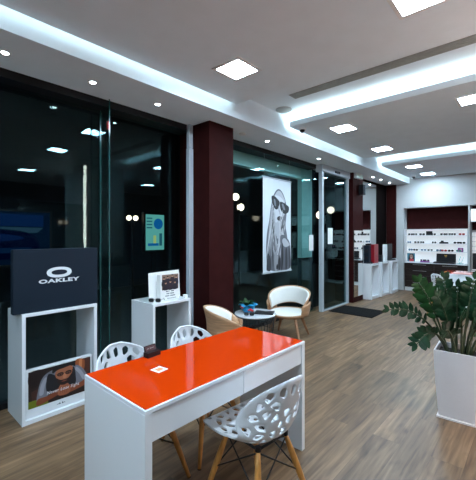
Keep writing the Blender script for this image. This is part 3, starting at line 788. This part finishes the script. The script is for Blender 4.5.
# ------------------------------------------------------------------ lounge chairs
def lounge_chair(loc, rz, label):
    """bent plywood chair with white pads, faces +x; seat at 0.40"""
    t = thing('lounge_chair', loc, label, 'armchair', rz, 'white padded plywood lounge chairs')
    R = 0.300
    nu = 36; A = math.radians(120)
    def band(inner, trim=0.0):
        rows = []
        for i in range(nu + 1):
            th = -A + 2 * A * i / nu; u = abs(th) / A
            cen = 0.612 - 0.150 * u ** 1.8
            hh = max(0.012, (0.118 - trim) * math.sqrt(max(0.0, 1 - u ** 3.2)) + (0.016 if trim == 0 else 0.006))
            rows.append((th, u, cen, hh))
        P = []
        for th, u, cen, hh in rows:
            row = []
            for j in range(9):
                q = -1 + 2 * j / 8
                z = cen + hh * q
                rad = R + (z - 0.5) * 0.17 - 0.012 * (1 - q * q)
                rad -= inner * (1 if inner > 0 else 1)
                row.append(Vector((-math.cos(th) * rad * 0.92, math.sin(th) * rad, z)))
            P.append(row)
        return P
    MB().grid(band(0.0)).build('back_shell', 'ply', t, smooth=True, solid=0.014)
    pd = band(0.021, 0.004)[3:-3]
    MB().grid(pd).build('back_pad', 'pad', t, smooth=True, solid=0.024)
    # seat dish
    def dish(r_scale, z0, lip):
        prof = [(0.001, z0), (0.10, z0 + 0.002), (0.18, z0 + 0.010), (0.235, z0 + 0.026), (0.275, z0 + lip)]
        P = []
        for k in range(40):
            ph = 2 * PI * k / 40
            row = []
            for r, z in prof:
                x = r * math.cos(ph); y = r * math.sin(ph) * 1.04
                if x > 0: x *= 1.0; z2 = z - 0.018 * (r / 0.275) ** 2 * max(0, math.cos(ph)) ** 2
                else: z2 = z + 0.01 * (r / .275) ** 2
                row.append(Vector((x * r_scale, y * r_scale, z2)))
            P.append(row)
        return P
    MB().grid(dish(1.06, 0.318, 0.072), closed_u=True).build('seat_shell', 'ply', t, smooth=True, solid=0.014, clean=True)
    pp = [(0.001, 0.398), (0.14, 0.400), (0.225, 0.407), (0.262, 0.408), (0.274, 0.400), (0.268, 0.385), (0.23, 0.372), (0.001, 0.362)]
    s = MB().lathe(pp, seg=40, sy=1.04)
    s.v = [(x, y, z - 0.012 - 0.016 * max(0, x / 0.27) ** 2) for x, y, z in s.v]
    s.build('seat_pad', 'pad', t, smooth=True)
    # side wings that tie seat and back together
    for sy in (-1, 1):
        P = []
        for i in range(15):
            v = i / 14
            th = math.radians(52 + 74 * v)
            row = []
            for j in range(7):
                q = j / 6
                z = 0.355 + q * (0.135 + 0.060 * math.sin(PI * (0.2 + 0.65 * v)))
                rad = 0.300 + 0.030 * math.sin(PI * 0.5 * q)
                row.append(Vector((-math.cos(th) * rad * 0.94, sy * math.sin(th) * rad, z)))
            P.append(row)
        MB().grid(P).build('side_wing', 'ply', t, smooth=True, solid=0.014)
    for sx in (-1, 1):
        for sy in (-1, 1):
            a = Vector((sx * 0.15, sy * 0.15, 0.332)); e = Vector((sx * 0.255, sy * 0.25, 0.0))
            pts = [a + (e - a) * k / 4 for k in range(5)]
            MB().tube(pts, [0.022, 0.023, 0.021, 0.018, 0.014], 12).build('leg', 'walnut', t, smooth=True)
    return t
lc = lounge_chair((-2.775, 4.19, 0), math.radians(-74), 'white padded plywood lounge chair facing the camera in front of the window')
lc.scale = (0.95, 0.95, 0.95)
dup(lc, (-2.535, 2.715, 0), math.radians(52), 'white padded plywood lounge chair seen from behind, between the maroon pillar and the orange desk')

# ------------------------------------------------------------------ wire side table and what lies on it
tb = thing('side_table', (-2.79, 3.44, 0), 'round wire basket side table with white top between the two lounge chairs', 'table')
MB().lathe([(0.001, 0.452), (0.262, 0.452), (0.268, 0.458), (0.268, 0.466), (0.262, 0.472), (0.001, 0.472)], seg=48).build('table_top', 'white', tb)
ws = MB()
for k in range(34):
    a = 2 * PI * k / 34
    ws.tube([(0.255 * math.cos(a), 0.255 * math.sin(a), 0.452), (0.235 * math.cos(a), 0.235 * math.sin(a), 0.25), (0.185 * math.cos(a), 0.185 * math.sin(a), 0.005)], 0.0035, 5)
for r, z in ((0.255, 0.447), (0.235, 0.25), (0.185, 0.006)):
    ws.tube([(r * math.cos(2 * PI * k / 40), r * math.sin(2 * PI * k / 40), z) for k in range(40)], 0.005, 6, closed=True)
ws.build('wire_basket', 'blackmetal', tb, smooth=True)
# wrapped plant
wp = thing('wrapped_plant', (-2.89, 3.42, 0.472), 'small green plant in turquoise foil wrap with red bows on the wire table', 'plant')
P = []
rr = random.Random(5)
for i in range(36):
    a = 2 * PI * i / 36
    row = []
    for j, (r, z) in enumerate(((0.04, 0.0), (0.066, 0.02), (0.078, 0.055), (0.060, 0.085), (0.085, 0.105), (0.115, 0.098))):
        k = 1 + (0.16 if j > 1 else 0.06) * math.sin(a * 6 + j) + rr.uniform(-.06, .06)
        row.append(Vector((r * k * math.cos(a), r * k * math.sin(a), z + (0.012 * math.sin(a * 5 + j) if j > 2 else 0))))
    P.append(row)
wf = MB().grid(P, closed_u=True); wf.lathe([(0.042, 0.0), (0.042, 0.003)], seg=20)
wf.build('foil_wrap', 'blue', wp, smooth=True, solid=0.004)
MB().tube([(0.060, -0.08, 0.04), (0.085, -0.06, 0.055), (0.10, -0.03, 0.035), (0.075, -0.045, 0.03)], [0.008, 0.018, 0.018, 0.006], 8).tube([(0.0, -0.10, 0.06), (-0.02, -0.11, 0.085), (-0.05, -0.095, 0.07)], [0.008, 0.018, 0.008], 8).build('bow', 'redgloss', wp, smooth=True)
def leaf_pts(base, dirv, up, ln, wd, fold=0.25, curl=0.3, n=6):
    """two rows of quads of a pointed oval leaf"""
    dirv = dirv.normalized(); side = dirv.cross(up).normalized(); nrm = side.cross(dirv).normalized()
    P = []
    for i in range(n + 1):
        u = i / n
        wv = wd * (math.sin(PI * u ** 0.85) ** 0.8 if 0 < u < 1 else 0.02)
        c = base + dirv * ln * u - nrm * curl * ln * u * u * 0.5
        P.append([c + side * wv * 0.5 + nrm * fold * wv * 0.5, c + side * wv * 0.26 + nrm * fold * wv * 0.16, c, c - side * wv * 0.26 + nrm * fold * wv * 0.16, c - side * wv * 0.5 + nrm * fold * wv * 0.5])
    return P
lf = MB()
for k in range(26):
    a = rr.uniform(0, 2 * PI); el = rr.uniform(0.3, 1.2)
    dv = Vector((math.cos(a) * math.cos(el), math.sin(a) * math.cos(el), math.sin(el)))
    bs = Vector((math.cos(a) * 0.03, math.sin(a) * 0.03, 0.07 + rr.uniform(0, .03)))
    lf.grid(leaf_pts(bs, dv, Vector((0, 0, 1)), rr.uniform(.07, .12), .045))
lf.build('foliage', 'leaf2', wp, smooth=True, recalc=False)
mg = thing('folder', (-2.69, 3.51, 0.4725), 'open black folder lying on the white wire table', 'folder', 0.5)
MB().hexa([(-0.12, -0.09, 0), (0.0, -0.09, 0), (0.0, 0.09, 0), (-0.12, 0.09, 0), (-0.12, -0.09, 0.016), (0.0, -0.09, 0.006), (0.0, 0.09, 0.006), (-0.12, 0.09, 0.016)]).hexa([(0.002, -0.09, 0), (0.12, -0.09, 0), (0.12, 0.09, 0), (0.002, 0.09, 0), (0.002, -0.09, 0.006), (0.12, -0.09, 0.018), (0.12, 0.09, 0.018), (0.002, 0.09, 0.006)]).build('cover', 'black', mg)
eyewear((-2.735, 3.255, 0.4725), -0.8, 'small dark sunglasses on the wire table in front of the turquoise foil', 'black', None)

# ------------------------------------------------------------------ door mat
tag(MB().box(-3.12, -2.28, 6.1, 6.82, 0.0, 0.012).build('door_mat', 'mat', bevel=0.004), 'black door mat on the wood floor in front of the sliding door', 'mat')

# ------------------------------------------------------------------ fittings on the far pillar
tag(MB().box(-3.098, -3.085, 7.225, 7.735, 0.12, 1.58).build('wall_mirror', ['mirror'], bevel=0.002), 'tall narrow mirror on the maroon pillar right of the sliding door', 'mirror')
sp = thing('wall_speaker', (-3.098, 7.50, 2.37), 'small black wall speaker high on the maroon pillar by the door', 'speaker')
MB().box(0.03, 0.13, -0.07, 0.07, 0, 0.23).build('cabinet', 'black', sp, bevel=0.008)
MB().box(0.0, 0.03, -0.02, 0.02, 0.08, 0.14).build('bracket', 'black', sp)
MB().box(0.131, 0.134, -0.055, 0.055, 0.02, 0.21).build('speaker_cloth', 'navy', sp)
ex = thing('emergency_light', (-3.10, 7.42, 2.727), 'white emergency light box at the top of the maroon pillar by the door', 'emergency light')
MB().box(0, 0.06, -0.17, 0.17, 0, 0.115).build('housing', 'whitematt', ex, bevel=0.008)
MB().box(0.06, 0.066, -0.155, 0.155, 0.012, 0.10).build('diffuser', mat('pale_green_diffuser', (0.6, 0.75, 0.66), 0.3), ex, bevel=0.003)

# ------------------------------------------------------------------ things on the pedestals
def carton(name, loc, sx, sy, sz, m, label, rz=0.0, lidm=None):
    t = thing(name, loc, label, 'box', rz)
    MB().box(-sx / 2, sx / 2, -sy / 2, sy / 2, 0, sz).build('body', m, t, bevel=0.004)
    return t
bx = carton('gift_box', (-3.0, 8.185, 0.8205), 0.09, 0.26, 0.44, 'red', 'tall red box on the white pedestal nearest the sliding door')
MB().box(0.0455, 0.047, -0.015, 0.015, 0.20, 0.26).build('emblem', flat(190, 70, 70), bx)
bd = carton('display_tower', (-3.068, 7.93, 0.8205), 0.12, 0.13, 0.42, 'navy', 'tall dark display tower behind the red box, with two round openings')
for z in (0.13, 0.29): MB().lathe([(0.04, 0), (0.04, 0.004)], seg=20).xf(Matrix.Translation((0, -0.0655, z)) @ Matrix.Rotation(PI / 2, 4, 'X')).build('opening', 'black', bd)
eyewear((-2.975, 7.87, 0.8205), -0.5, 'sunglasses with dark lenses on the near corner of the red box pedestal', 'brown', None, 1.0)
carton('slim_box', (-2.965, 8.80, 0.8255), 0.06, 0.17, 0.42, 'whitematt', 'slim upright white box on the middle white pedestal')
carton('small_box', (-3.0, 8.56, 0.8255), 0.10, 0.10, 0.16, 'black', 'squat black box on the middle white pedestal, left of the white one')
dp = carton('upright_sign', (-2.985, 9.19, 0.8305), 0.03, 0.34, 0.42, 'black', 'upright black panel on the pedestal nearest the rear wall')
MB().box(-0.06, 0.09, -0.16, 0.16, 0, 0.02).build('foot', 'black', dp)
eyewear((-2.89, 9.42, 0.8305), 0.1, 'clear eyeglasses on the pedestal nearest the rear wall', 'clear', None)

# ------------------------------------------------------------------ rear wall display
t = thing('drawer_cabinet', (-2.09, 9.965, 0), 'dark wood drawer cabinet with white counter built into the rear niche', 'cabinet')
MB().box(-0.705, 0.705, -0.13, 0.155, 0.0, 0.10).build('plinth', 'whitematt', t)
MB().box(-0.705, 0.705, -0.135, 0.155, 0.10, 0.742).build('body', 'drawer', t)
MB().box(-0.715, 0.715, -0.175, 0.160, 0.742, 0.770).build('counter', 'white', t, bevel=0.002)
for cx in (-0.342, 0.342):
    for r in range(4):
        z0 = 0.108 + r * 0.158
        dr = MB().box(cx - 0.335, cx + 0.335, -0.157, -0.135, z0, z0 + 0.152).build('drawer', 'drawer', t, bevel=0.002)
        MB().box(cx - 0.16, cx + 0.16, -0.168, -0.157, z0 + 0.112, z0 + 0.124).build('handle', 'handle', dr)
t = thing('display_shelf', (-2.09, 9.995, 0.775), 'white backlit eyewear shelf with three ledges in the rear niche', 'shelf')
MB().box(-0.715, 0.715, -0.02, 0.0, 0, 0.86).build('back_panel', 'backlit', t)
for z in (0.275, 0.475, 0.685):
    MB().box(-0.70, 0.70, -0.165, -0.02, z, z + 0.014).build('ledge', 'white', t)
MB().box(-0.715, 0.715, -0.165, -0.02, 0.845, 0.86).build('ledge', 'white', t)
for s in (-1, 1): MB().box(s * 0.705 - 0.01, s * 0.705 + 0.01, -0.165, -0.02, 0, 0.845).build('side_panel', 'white', t)
tag(MB().box(-2.815, -1.37, 10.10, 10.128, 1.60, 2.198).build('header_panel', 'maroon'), 'wide dark maroon panel above the backlit eyewear shelf', 'panel')
zs = {'top': 0.775 + 0.7, 'middle': 0.775 + 0.49, 'lowest': 0.775 + 0.29}
rows = {'top': [(-.52, 'black'), (-.42, 'black'), (-.27, 'black'), (-.03, 'black'), (.16, 'black'), (.26, 'steel'), (.36, 'black'), (.52, 'red')],
        'middle': [(-.55, 'blue'), (-.38, 'black'), (-.27, 'black'), (-.02, 'steel'), (.42, 'brown'), (.53, 'black')],
        'lowest': [(-.52, 'blue'), (-.41, 'black'), (-.24, 'clear'), (-.10, 'steel'), (.08, 'blue'), (.18, 'red'), (.31, 'black'), (.46, 'green')]}
words = ['first', 'second', 'third', 'fourth', 'fifth', 'sixth', 'seventh', 'eighth']
desc = {'black': 'black sunglasses', 'blue': 'blue-lensed glasses', 'clear': 'pale rimmed glasses', 'steel': 'steel rimmed glasses', 'red': 'red glasses', 'brown': 'brown glasses', 'green': 'green-lensed glasses'}
for rn, lst in rows.items():
    for i, (dx, kd) in enumerate(lst):
        dz = 0.0
        eyewear((-2.09 + dx * 1.12, 9.905 - 0.012 * (i % 2), zs[rn] + 0.0005), -PI / 2 + random.uniform(-.6, .6), '%s on the %s ledge of the backlit shelf, %s from the left' % (desc[kd], rn, words[i]), kd, 'eyeglasses on the backlit shelf', 1.05)
tag(MB().box(-2.30, -2.16, 9.91, 9.96, zs['top'], zs['top'] + 0.105).build('case_box', 'black', bevel=0.003), 'black box among the glasses on the top ledge of the backlit shelf', 'box')
tag(MB().box(-1.99, -1.80, 9.88, 9.94, zs['middle'], zs['middle'] + 0.04).box(-1.96, -1.90, 9.89, 9.93, zs['middle'] + 0.04, zs['middle'] + 0.075).build('eyewear_case', 'black', bevel=0.003), 'long dark eyewear case on the middle ledge of the backlit shelf', 'case')
pb = thing('picture_box', (-1.535, 9.91, zs['lowest']), 'purple box with a printed face on the lowest ledge, right end', 'box')
MB().box(-0.055, 0.055, -0.02, 0.02, 0, 0.10).build('body', 'purple', pb)
MB().box(-0.015, 0.03, -0.021, -0.0202, 0.02, 0.085).build('print', flat(220, 170, 190), pb)
Pm = Matrix(((1, 0, 0, 0), (0, 0, -1, -0.0103), (0, 1, 0, 0.115), (0, 0, 0, 1)))
pc2 = thing('photo_card', (-2.655, 9.90, 0.7705), 'photo card of a smiling face at the left end of the rear counter', 'photo card')
MB().box(-0.10, 0.10, -0.01, 0.0, 0, 0.23).build('card', 'paper', pc2)
P = Pic(0.19, 0.215, Pm); P.rect(0, 0, 1, 1, (60, 130, 150)); P.smooth([(.2, .1), (.2, .6), (.4, .9), (.75, .9), (.85, .6), (.8, .1)], (40, 26, 30)); P.smooth([(.34, .7), (.4, .4), (.55, .3), (.68, .42), (.7, .72), (.52, .82)], (216, 178, 160)); P.smooth([(.3, .02), (.34, .26), (.55, .34), (.8, .24), (.84, .02)], (190, 60, 66)); P.rect(.38, .6, .66, .68, (20, 20, 26)); P.build('print', pc2)
ey = 0.744
for k, (x, kd) in enumerate(((-2.37, 'black'), (-2.27, 'black'))):
    tag(MB().box(x - 0.055, x + 0.055, 9.84, 9.92, 0.7705, 0.802).build('eyewear_block', 'purple', bevel=0.003), 'purple display block under sunglasses on the rear counter, %s one' % ('left' if k == 0 else 'right'), 'display block')
    eyewear((x, 9.86, 0.8025), -PI / 2, 'black sunglasses on the %s purple block of the rear counter' % ('left' if k == 0 else 'right'), kd, None, 0.9)
lp = thing('black_case', (-1.86, 9.865, 0.7705), 'large open black case with a small gold emblem on the rear counter', 'case')
MB().box(-0.245, 0.22, -0.10, 0.10, 0, 0.03).build('base', 'black', lp, bevel=0.004)
ld_ = MB().hexa([(-0.21, 0.07, 0.03), (0.22, 0.07, 0.03), (0.22, 0.095, 0.03), (-0.21, 0.095, 0.03), (-0.21, 0.09, 0.235), (0.22, 0.09, 0.235), (0.22, 0.105, 0.235), (-0.21, 0.105, 0.235)]).build('lid', 'black', lp, bevel=0.003)
MB().box(-0.03, 0.03, 0.0825, 0.0835, 0.175, 0.20).build('emblem', flat(200, 160, 60), ld_)
MB().box(-0.02, 0.02, 0.0800, 0.0815, 0.15, 0.165).build('emblem', flat(200, 160, 60), ld_)
rb = MB().tube([(-1.56, 9.90, 0.75), (-1.57, 9.90, 0.81), (-1.53, 9.90, 0.93)], 0.006, 6).tube([(-1.56, 9.90, 0.75), (-1.51, 9.90, 0.79), (-1.47, 9.90, 0.91)], 0.006, 6).tube([(-1.60, 9.90, 0.75), (-1.48, 9.90, 0.75)], 0.006, 6)
rb.xf(Matrix.Translation((0, 0, 0.027)))
tag(rb.build('ribbon_stand', 'teal', smooth=True), 'teal wire eyewear stand at the right end of the rear counter', 'stand')
# second niche
t = thing('slat_shelf', (-0.49, 10.125, 0), 'white slatted display in the right rear niche beside the far desk', 'shelf')
MB().box(-0.83, 0.83, -0.03, 0, 0.625, 1.56).build('back_panel', 'backlit', t)
for k in range(5): MB().box(-0.83, 0.83, -0.06, -0.03, 1.08 + k * 0.115, 1.10 + k * 0.115).build('slat', 'white', t)

t2 = thing('cupboard', (-0.49, 10.095, 0), 'low white cupboard under the black screen in the right rear niche', 'cupboard')
MB().box(-0.83, 0.83, -0.27, 0.0, 0, 0.60).build('body', 'white', t2)
MB().box(-0.83, 0.83, -0.28, 0.0, 0.60, 0.62).build('top_panel', 'white', t2)
for k in range(3): MB().box(-0.82 + k * 0.55, -0.29 + k * 0.55, -0.285, -0.27, 0.04, 0.59).build('door', 'white', t2)
tag(MB().box(-1.325, 0.39, 10.10, 10.128, 1.60, 2.19).build('header_panel', 'maroon'), 'dark maroon panel above the slatted display at the right', 'panel')
tv = thing('monitor', (-0.90, 9.98, 0.62), 'large black screen standing in the right rear niche', 'monitor')
MB().box(-0.40, 0.40, -0.02, 0.02, 0.03, 0.42).build('screen', 'lens', tv, bevel=0.004)
MB().box(-0.12, 0.12, -0.07, 0.07, 0, 0.012).box(-0.02, 0.02, -0.012, 0.012, 0.012, 0.06).build('stand', 'black', tv)
tag(MB().box(-1.31, -0.5, 9.78, 9.80, 1.80, 2.10).build('sign_panel', 'backlit', bevel=0.003), 'blank white lit panel above the right rear niche', 'panel')

# ------------------------------------------------------------------ tall potted plant
pl = thing('potted_plant', (-0.53, 3.29, 0), 'dark green zamioculcas plant in a tall white square planter at the right', 'plant', math.radians(4))
def pot_ring(h, r): return [Vector((sx * h, sy * h, r)) for sx, sy in ((-1, -1), (1, -1), (1, 1), (-1, 1))]
prof = [(0.121, 0.02), (0.128, 0.10), (0.140, 0.28), (0.149, 0.44), (0.152, 0.55), (0.140, 0.55), (0.137, 0.49)]
P = [[pot_ring(h, z)[k] for (h, z) in prof] for k in range(4)]
mb = MB().grid(P, closed_u=True); mb.box(-0.117, 0.117, -0.117, 0.117, 0.016, 0.02)
mb.build('planter', 'pot', pl, bevel=0.006)
MB().box(-0.135, 0.135, -0.135, 0.135, 0, 0.015).build('saucer', 'pot', pl, bevel=0.003)
MB().box(-0.1375, 0.1375, -0.1375, 0.1375, 0.47, 0.505).build('soil', 'soil', pl)
cR = Vector((0.744, 0.668, 0)); cF = Vector((-0.668, 0.744, 0))
rot = Matrix.Rotation(math.radians(-4), 3, 'Z')
rs = random.Random(21)
# (right offset, forward offset, tip height, leaf start, leaf scale, base right, base fwd)
ST = [(-0.56, 0.00, 0.865, 0.42, 0.95, -0.07, 0.0), (-0.36, -0.05, 0.60, 0.45, 1.15, -0.08, -0.03), (-0.29, 0.06, 1.08, 0.40, 1.25, -0.05, 0.05), (-0.22, -0.10, 0.99, 0.42, 1.1, -0.06, -0.06),
      (-0.07, 0.08, 1.12, 0.45, 1.1, 0.0, 0.05), (0.08, -0.08, 1.13, 0.42, 1.15, 0.02, -0.03), (0.05, 0.16, 1.02, 0.4, 1.1, 0.01, 0.08), (0.24, 0.0, 1.07, 0.4, 1.15, 0.06, 0.0),
      (0.38, -0.06, 0.86, 0.42, 1.1, 0.07, -0.03), (0.20, -0.22, 0.92, 0.4, 1.15, 0.05, -0.07), (-0.10, -0.20, 0.86, 0.45, 1.05, -0.02, -0.08), (0.10, 0.28, 0.9, 0.42, 1.0, 0.03, 0.09), (-0.20, 0.24, 0.92, 0.42, 1.0, -0.04, 0.09), (0.33, 0.2, 1.0, 0.4, 1.1, 0.06, 0.05),
      (-0.20, -0.16, 0.74, 0.42, 1.05, -0.06, -0.08), (0.03, -0.24, 0.80, 0.42, 1.1, 0.01, -0.09), (0.15, -0.14, 1.00, 0.38, 1.15, 0.04, -0.06), (-0.12, 0.02, 0.98, 0.4, 1.15, -0.03, 0.0), (0.30, -0.17, 0.78, 0.4, 1.1, 0.07, -0.06), (0.0, 0.0, 1.05, 0.4, 1.15, 0.0, 0.02)]
for i, (r, f, tz, ls, sc, br_, bf) in enumerate(ST):
    base = cR * br_ + cF * bf + Vector((0, 0, 0.50)); tip = cR * r + cF * f + Vector((0, 0, tz))
    droop = max(0.0, math.hypot(r, f) - (tz - 0.5)) * 0.5
    ctrl = base + (tip - base) * 0.45 + Vector((0, 0, 0.12 + droop * 0.9 + 0.10 * math.hypot(r, f)))
    n = 16
    pts = [(base * (1 - u) ** 2 + ctrl * 2 * u * (1 - u) + tip * u * u) for u in [k / n for k in range(n + 1)]]
    pts = [Vector(((rot @ p).x, (rot @ p).y, p.z)) for p in pts]
    so = MB().tube(pts, [0.011 - 0.0075 * k / n for k in range(n + 1)], 7).build('stem', 'stem', pl, smooth=True)
    lf = MB()
    nl = 9
    ya = rs.uniform(-.7, .7); vf = (cF * math.cos(ya) + cR * math.sin(ya) + Vector((0, 0, rs.uniform(-.5, .1)))).normalized()
    for k in range(nl):
        u = ls + (1 - ls) * k / (nl - 1)
        q = u * n; a = int(min(q, n - 1)); p = pts[a].lerp(pts[a + 1], q - a)
        d = (pts[a + 1] - pts[a]).normalized()
        side = d.cross(Vector((0, 0, 1)))
        side = d.cross(vf).normalized(); up = side.cross(d).normalized()
        for s in (-1, 1):
            if k == nl - 1 and s == 1:
                dv = d
            else:
                dv = d * rs.uniform(.45, .8) + side * s * rs.uniform(.8, 1.0) + up * rs.uniform(-.25, .3)
            ln = (0.090 + rs.uniform(-.010, .012)) * sc * (1.0 - 0.25 * abs(2 * (k / (nl - 1)) - 0.9))
            lf.grid(leaf_pts(p, dv, up + side * rs.uniform(-.3, .3), ln, ln * 0.52, 0.18, 0.25))
    lf.build('leaves', 'leaf2' if i in (2,) else 'leaf', so, smooth=True, recalc=False)

# ------------------------------------------------------------------ outside at night
structure('trim_2', MB().box(-3.72, -3.62, 3.3, 6.35, 2.60, 2.95), 'tealpaint', 'pale bulkhead just outside the window by the sliding door')
structure('trim_3', MB().box(-3.72, -3.62, 5.95, 6.35, 1.02, 2.60), 'tealpaint', 'pale post just outside the parked door leaf')
structure('trim_4', MB().box(-3.72, -3.62, 5.95, 6.35, -0.08, 1.02), 'darkwall', 'dark foot of the post outside the parked door leaf')
structure('street', MB().box(-30, -3.55, -15, 30, -0.25, -0.08), 'street', 'dark street outside the windows')
bd = thing('building', (-9.5, 6, -0.08), 'dark building across the street seen dimly through the windows', 'building')
MB().box(-1.0, 0, -14, 12, 0, 7).build('facade', 'facade', bd)
for y in (-6.5, -3.4, 1.6, 4.6, 8.0): MB().box(0.0, 0.03, y, y + 1.6, 0.9, 2.4).build('shop_window', 'lens', bd)
def outdoor_sign(name, loc, w_, h_, label, paint):
    t = thing(name, loc, label, 'sign')
    MB().box(-0.12, 0, -w_ / 2, w_ / 2, 0, h_).build('case', 'black', t)
    return t
# lit poster case
def glow(rgb, s):
    lin = [(c / 255) ** 2.2 for c in rgb]; return emission('lit_%02x%02x%02x' % rgb, lin, s)
t = thing('poster_case', (-7.0, 4.80, -0.08), 'small lit turquoise poster case outside, seen in the window left of the pillar', 'poster case')
MB().box(-0.1, 0, -0.30, 0.30, 1.15, 2.10).box(-0.08, -0.02, -0.05, 0.05, 0, 1.15).build('case', 'black', t)
sg = MB(); sg.box(0.001, 0.004, -0.26, 0.26, 1.20, 2.05, 0); sg.lathe([(0.13, 0), (0.13, 0.003)], seg=24, m=1)
k0 = len(sg.v) - 48
sg.xf(Matrix.Translation((0.005, 0.09, 1.83)) @ Matrix.Rotation(PI / 2, 4, 'Y'), k0)
for r_ in range(4): sg.box(0.0045, 0.006, -0.24, -0.08, 1.72 + r_ * 0.075, 1.75 + r_ * 0.075, 2)
sg.box(0.0045, 0.006, -0.2, 0.1, 1.30, 1.36, 1); sg.box(0.0045, 0.006, -0.05, 0.03, 1.36, 1.55, 3); sg.box(0.0045, 0.006, 0.12, 0.2, 1.3, 1.6, 2)
sg.build('lit_poster', [glow((84, 150, 146), 0.75), glow((20, 84, 140), 0.7), glow((40, 90, 104), 0.6), glow((150, 170, 110), 0.7)], t)
t = thing('billboard', (-7.6, 1.40, -0.08), 'dim blue billboard of a car outside at the far left', 'billboard')
MB().box(-0.12, 0, -1.2, 1.30, 0.95, 2.05).box(-0.1, -0.02, -0.9, -0.8, 0, 0.95).box(-0.1, -0.02, 0.8, 0.9, 0, 0.95).build('case', 'black', t)
P = Pic(2.4, 1.02, face_plus_x(0.002, 0.05, 1.5))
_f = flat
def flat(r, g, b, rough=0.5):
    return glow((r, g, b), 0.16)
P.rect(0, 0, 1, 1, (18, 44, 74)); P.poly([(0, .75), (.95, .72), (.95, .95), (0, .97)], (22, 60, 120)); P.poly([(0, .55), (.9, .6), (.95, .7), (0, .74)], (64, 104, 132))
P.smooth([(0, .25), (0, .6), (.3, .68), (.7, .66), (.88, .55), (.92, .3), (.85, .12), (.4, .12)], (8, 22, 60)); P.smooth([(.1, .5), (.3, .6), (.66, .58), (.8, .48), (.4, .42)], (22, 50, 110)); P.rect(.2, .22, .86, .32, (26, 60, 104))
P.build('lit_picture', t)
flat = _f
def globe_lamp(loc, label, offs):
    t = thing('globe_lamp', loc, label, 'street lamp')
    top = max(o[1] for o in offs)
    p = MB().tube([(0, 0, 0), (0, 0, top - 0.1)], 0.03, 10)
    for dy, z, r in offs: p.tube([(0, 0, z - r - 0.12), (0, dy * 0.7, z - r - 0.10), (0, dy, z - r)], 0.015, 8)
    p.build('post', 'black', t)
    for dy, z, r in offs:
        pr = [(max(0.001, r * math.sin(PI * k / 10)), z - r * math.cos(PI * k / 10)) for k in range(11)]
        MB().lathe(pr, 0, dy, 18).build('globe', 'globe', t, smooth=True)
globe_lamp((-7.0, 7.86, -0.08), 'globe street lamp seen just right of the maroon pillar', [(-0.17, 2.72, 0.11), (0.06, 2.42, 0.11)])
globe_lamp((-7.6, 15.15, -0.08), 'globe street lamp seen through the sliding door', [(-0.05, 2.75, 0.17), (-1.1, 2.47, 0.17)])
globe_lamp((-7.4, 4.43, -0.08), 'twin globe street lamp seen left of the lit poster case', [(-0.09, 1.97, 0.06), (0.09, 1.97, 0.06)])
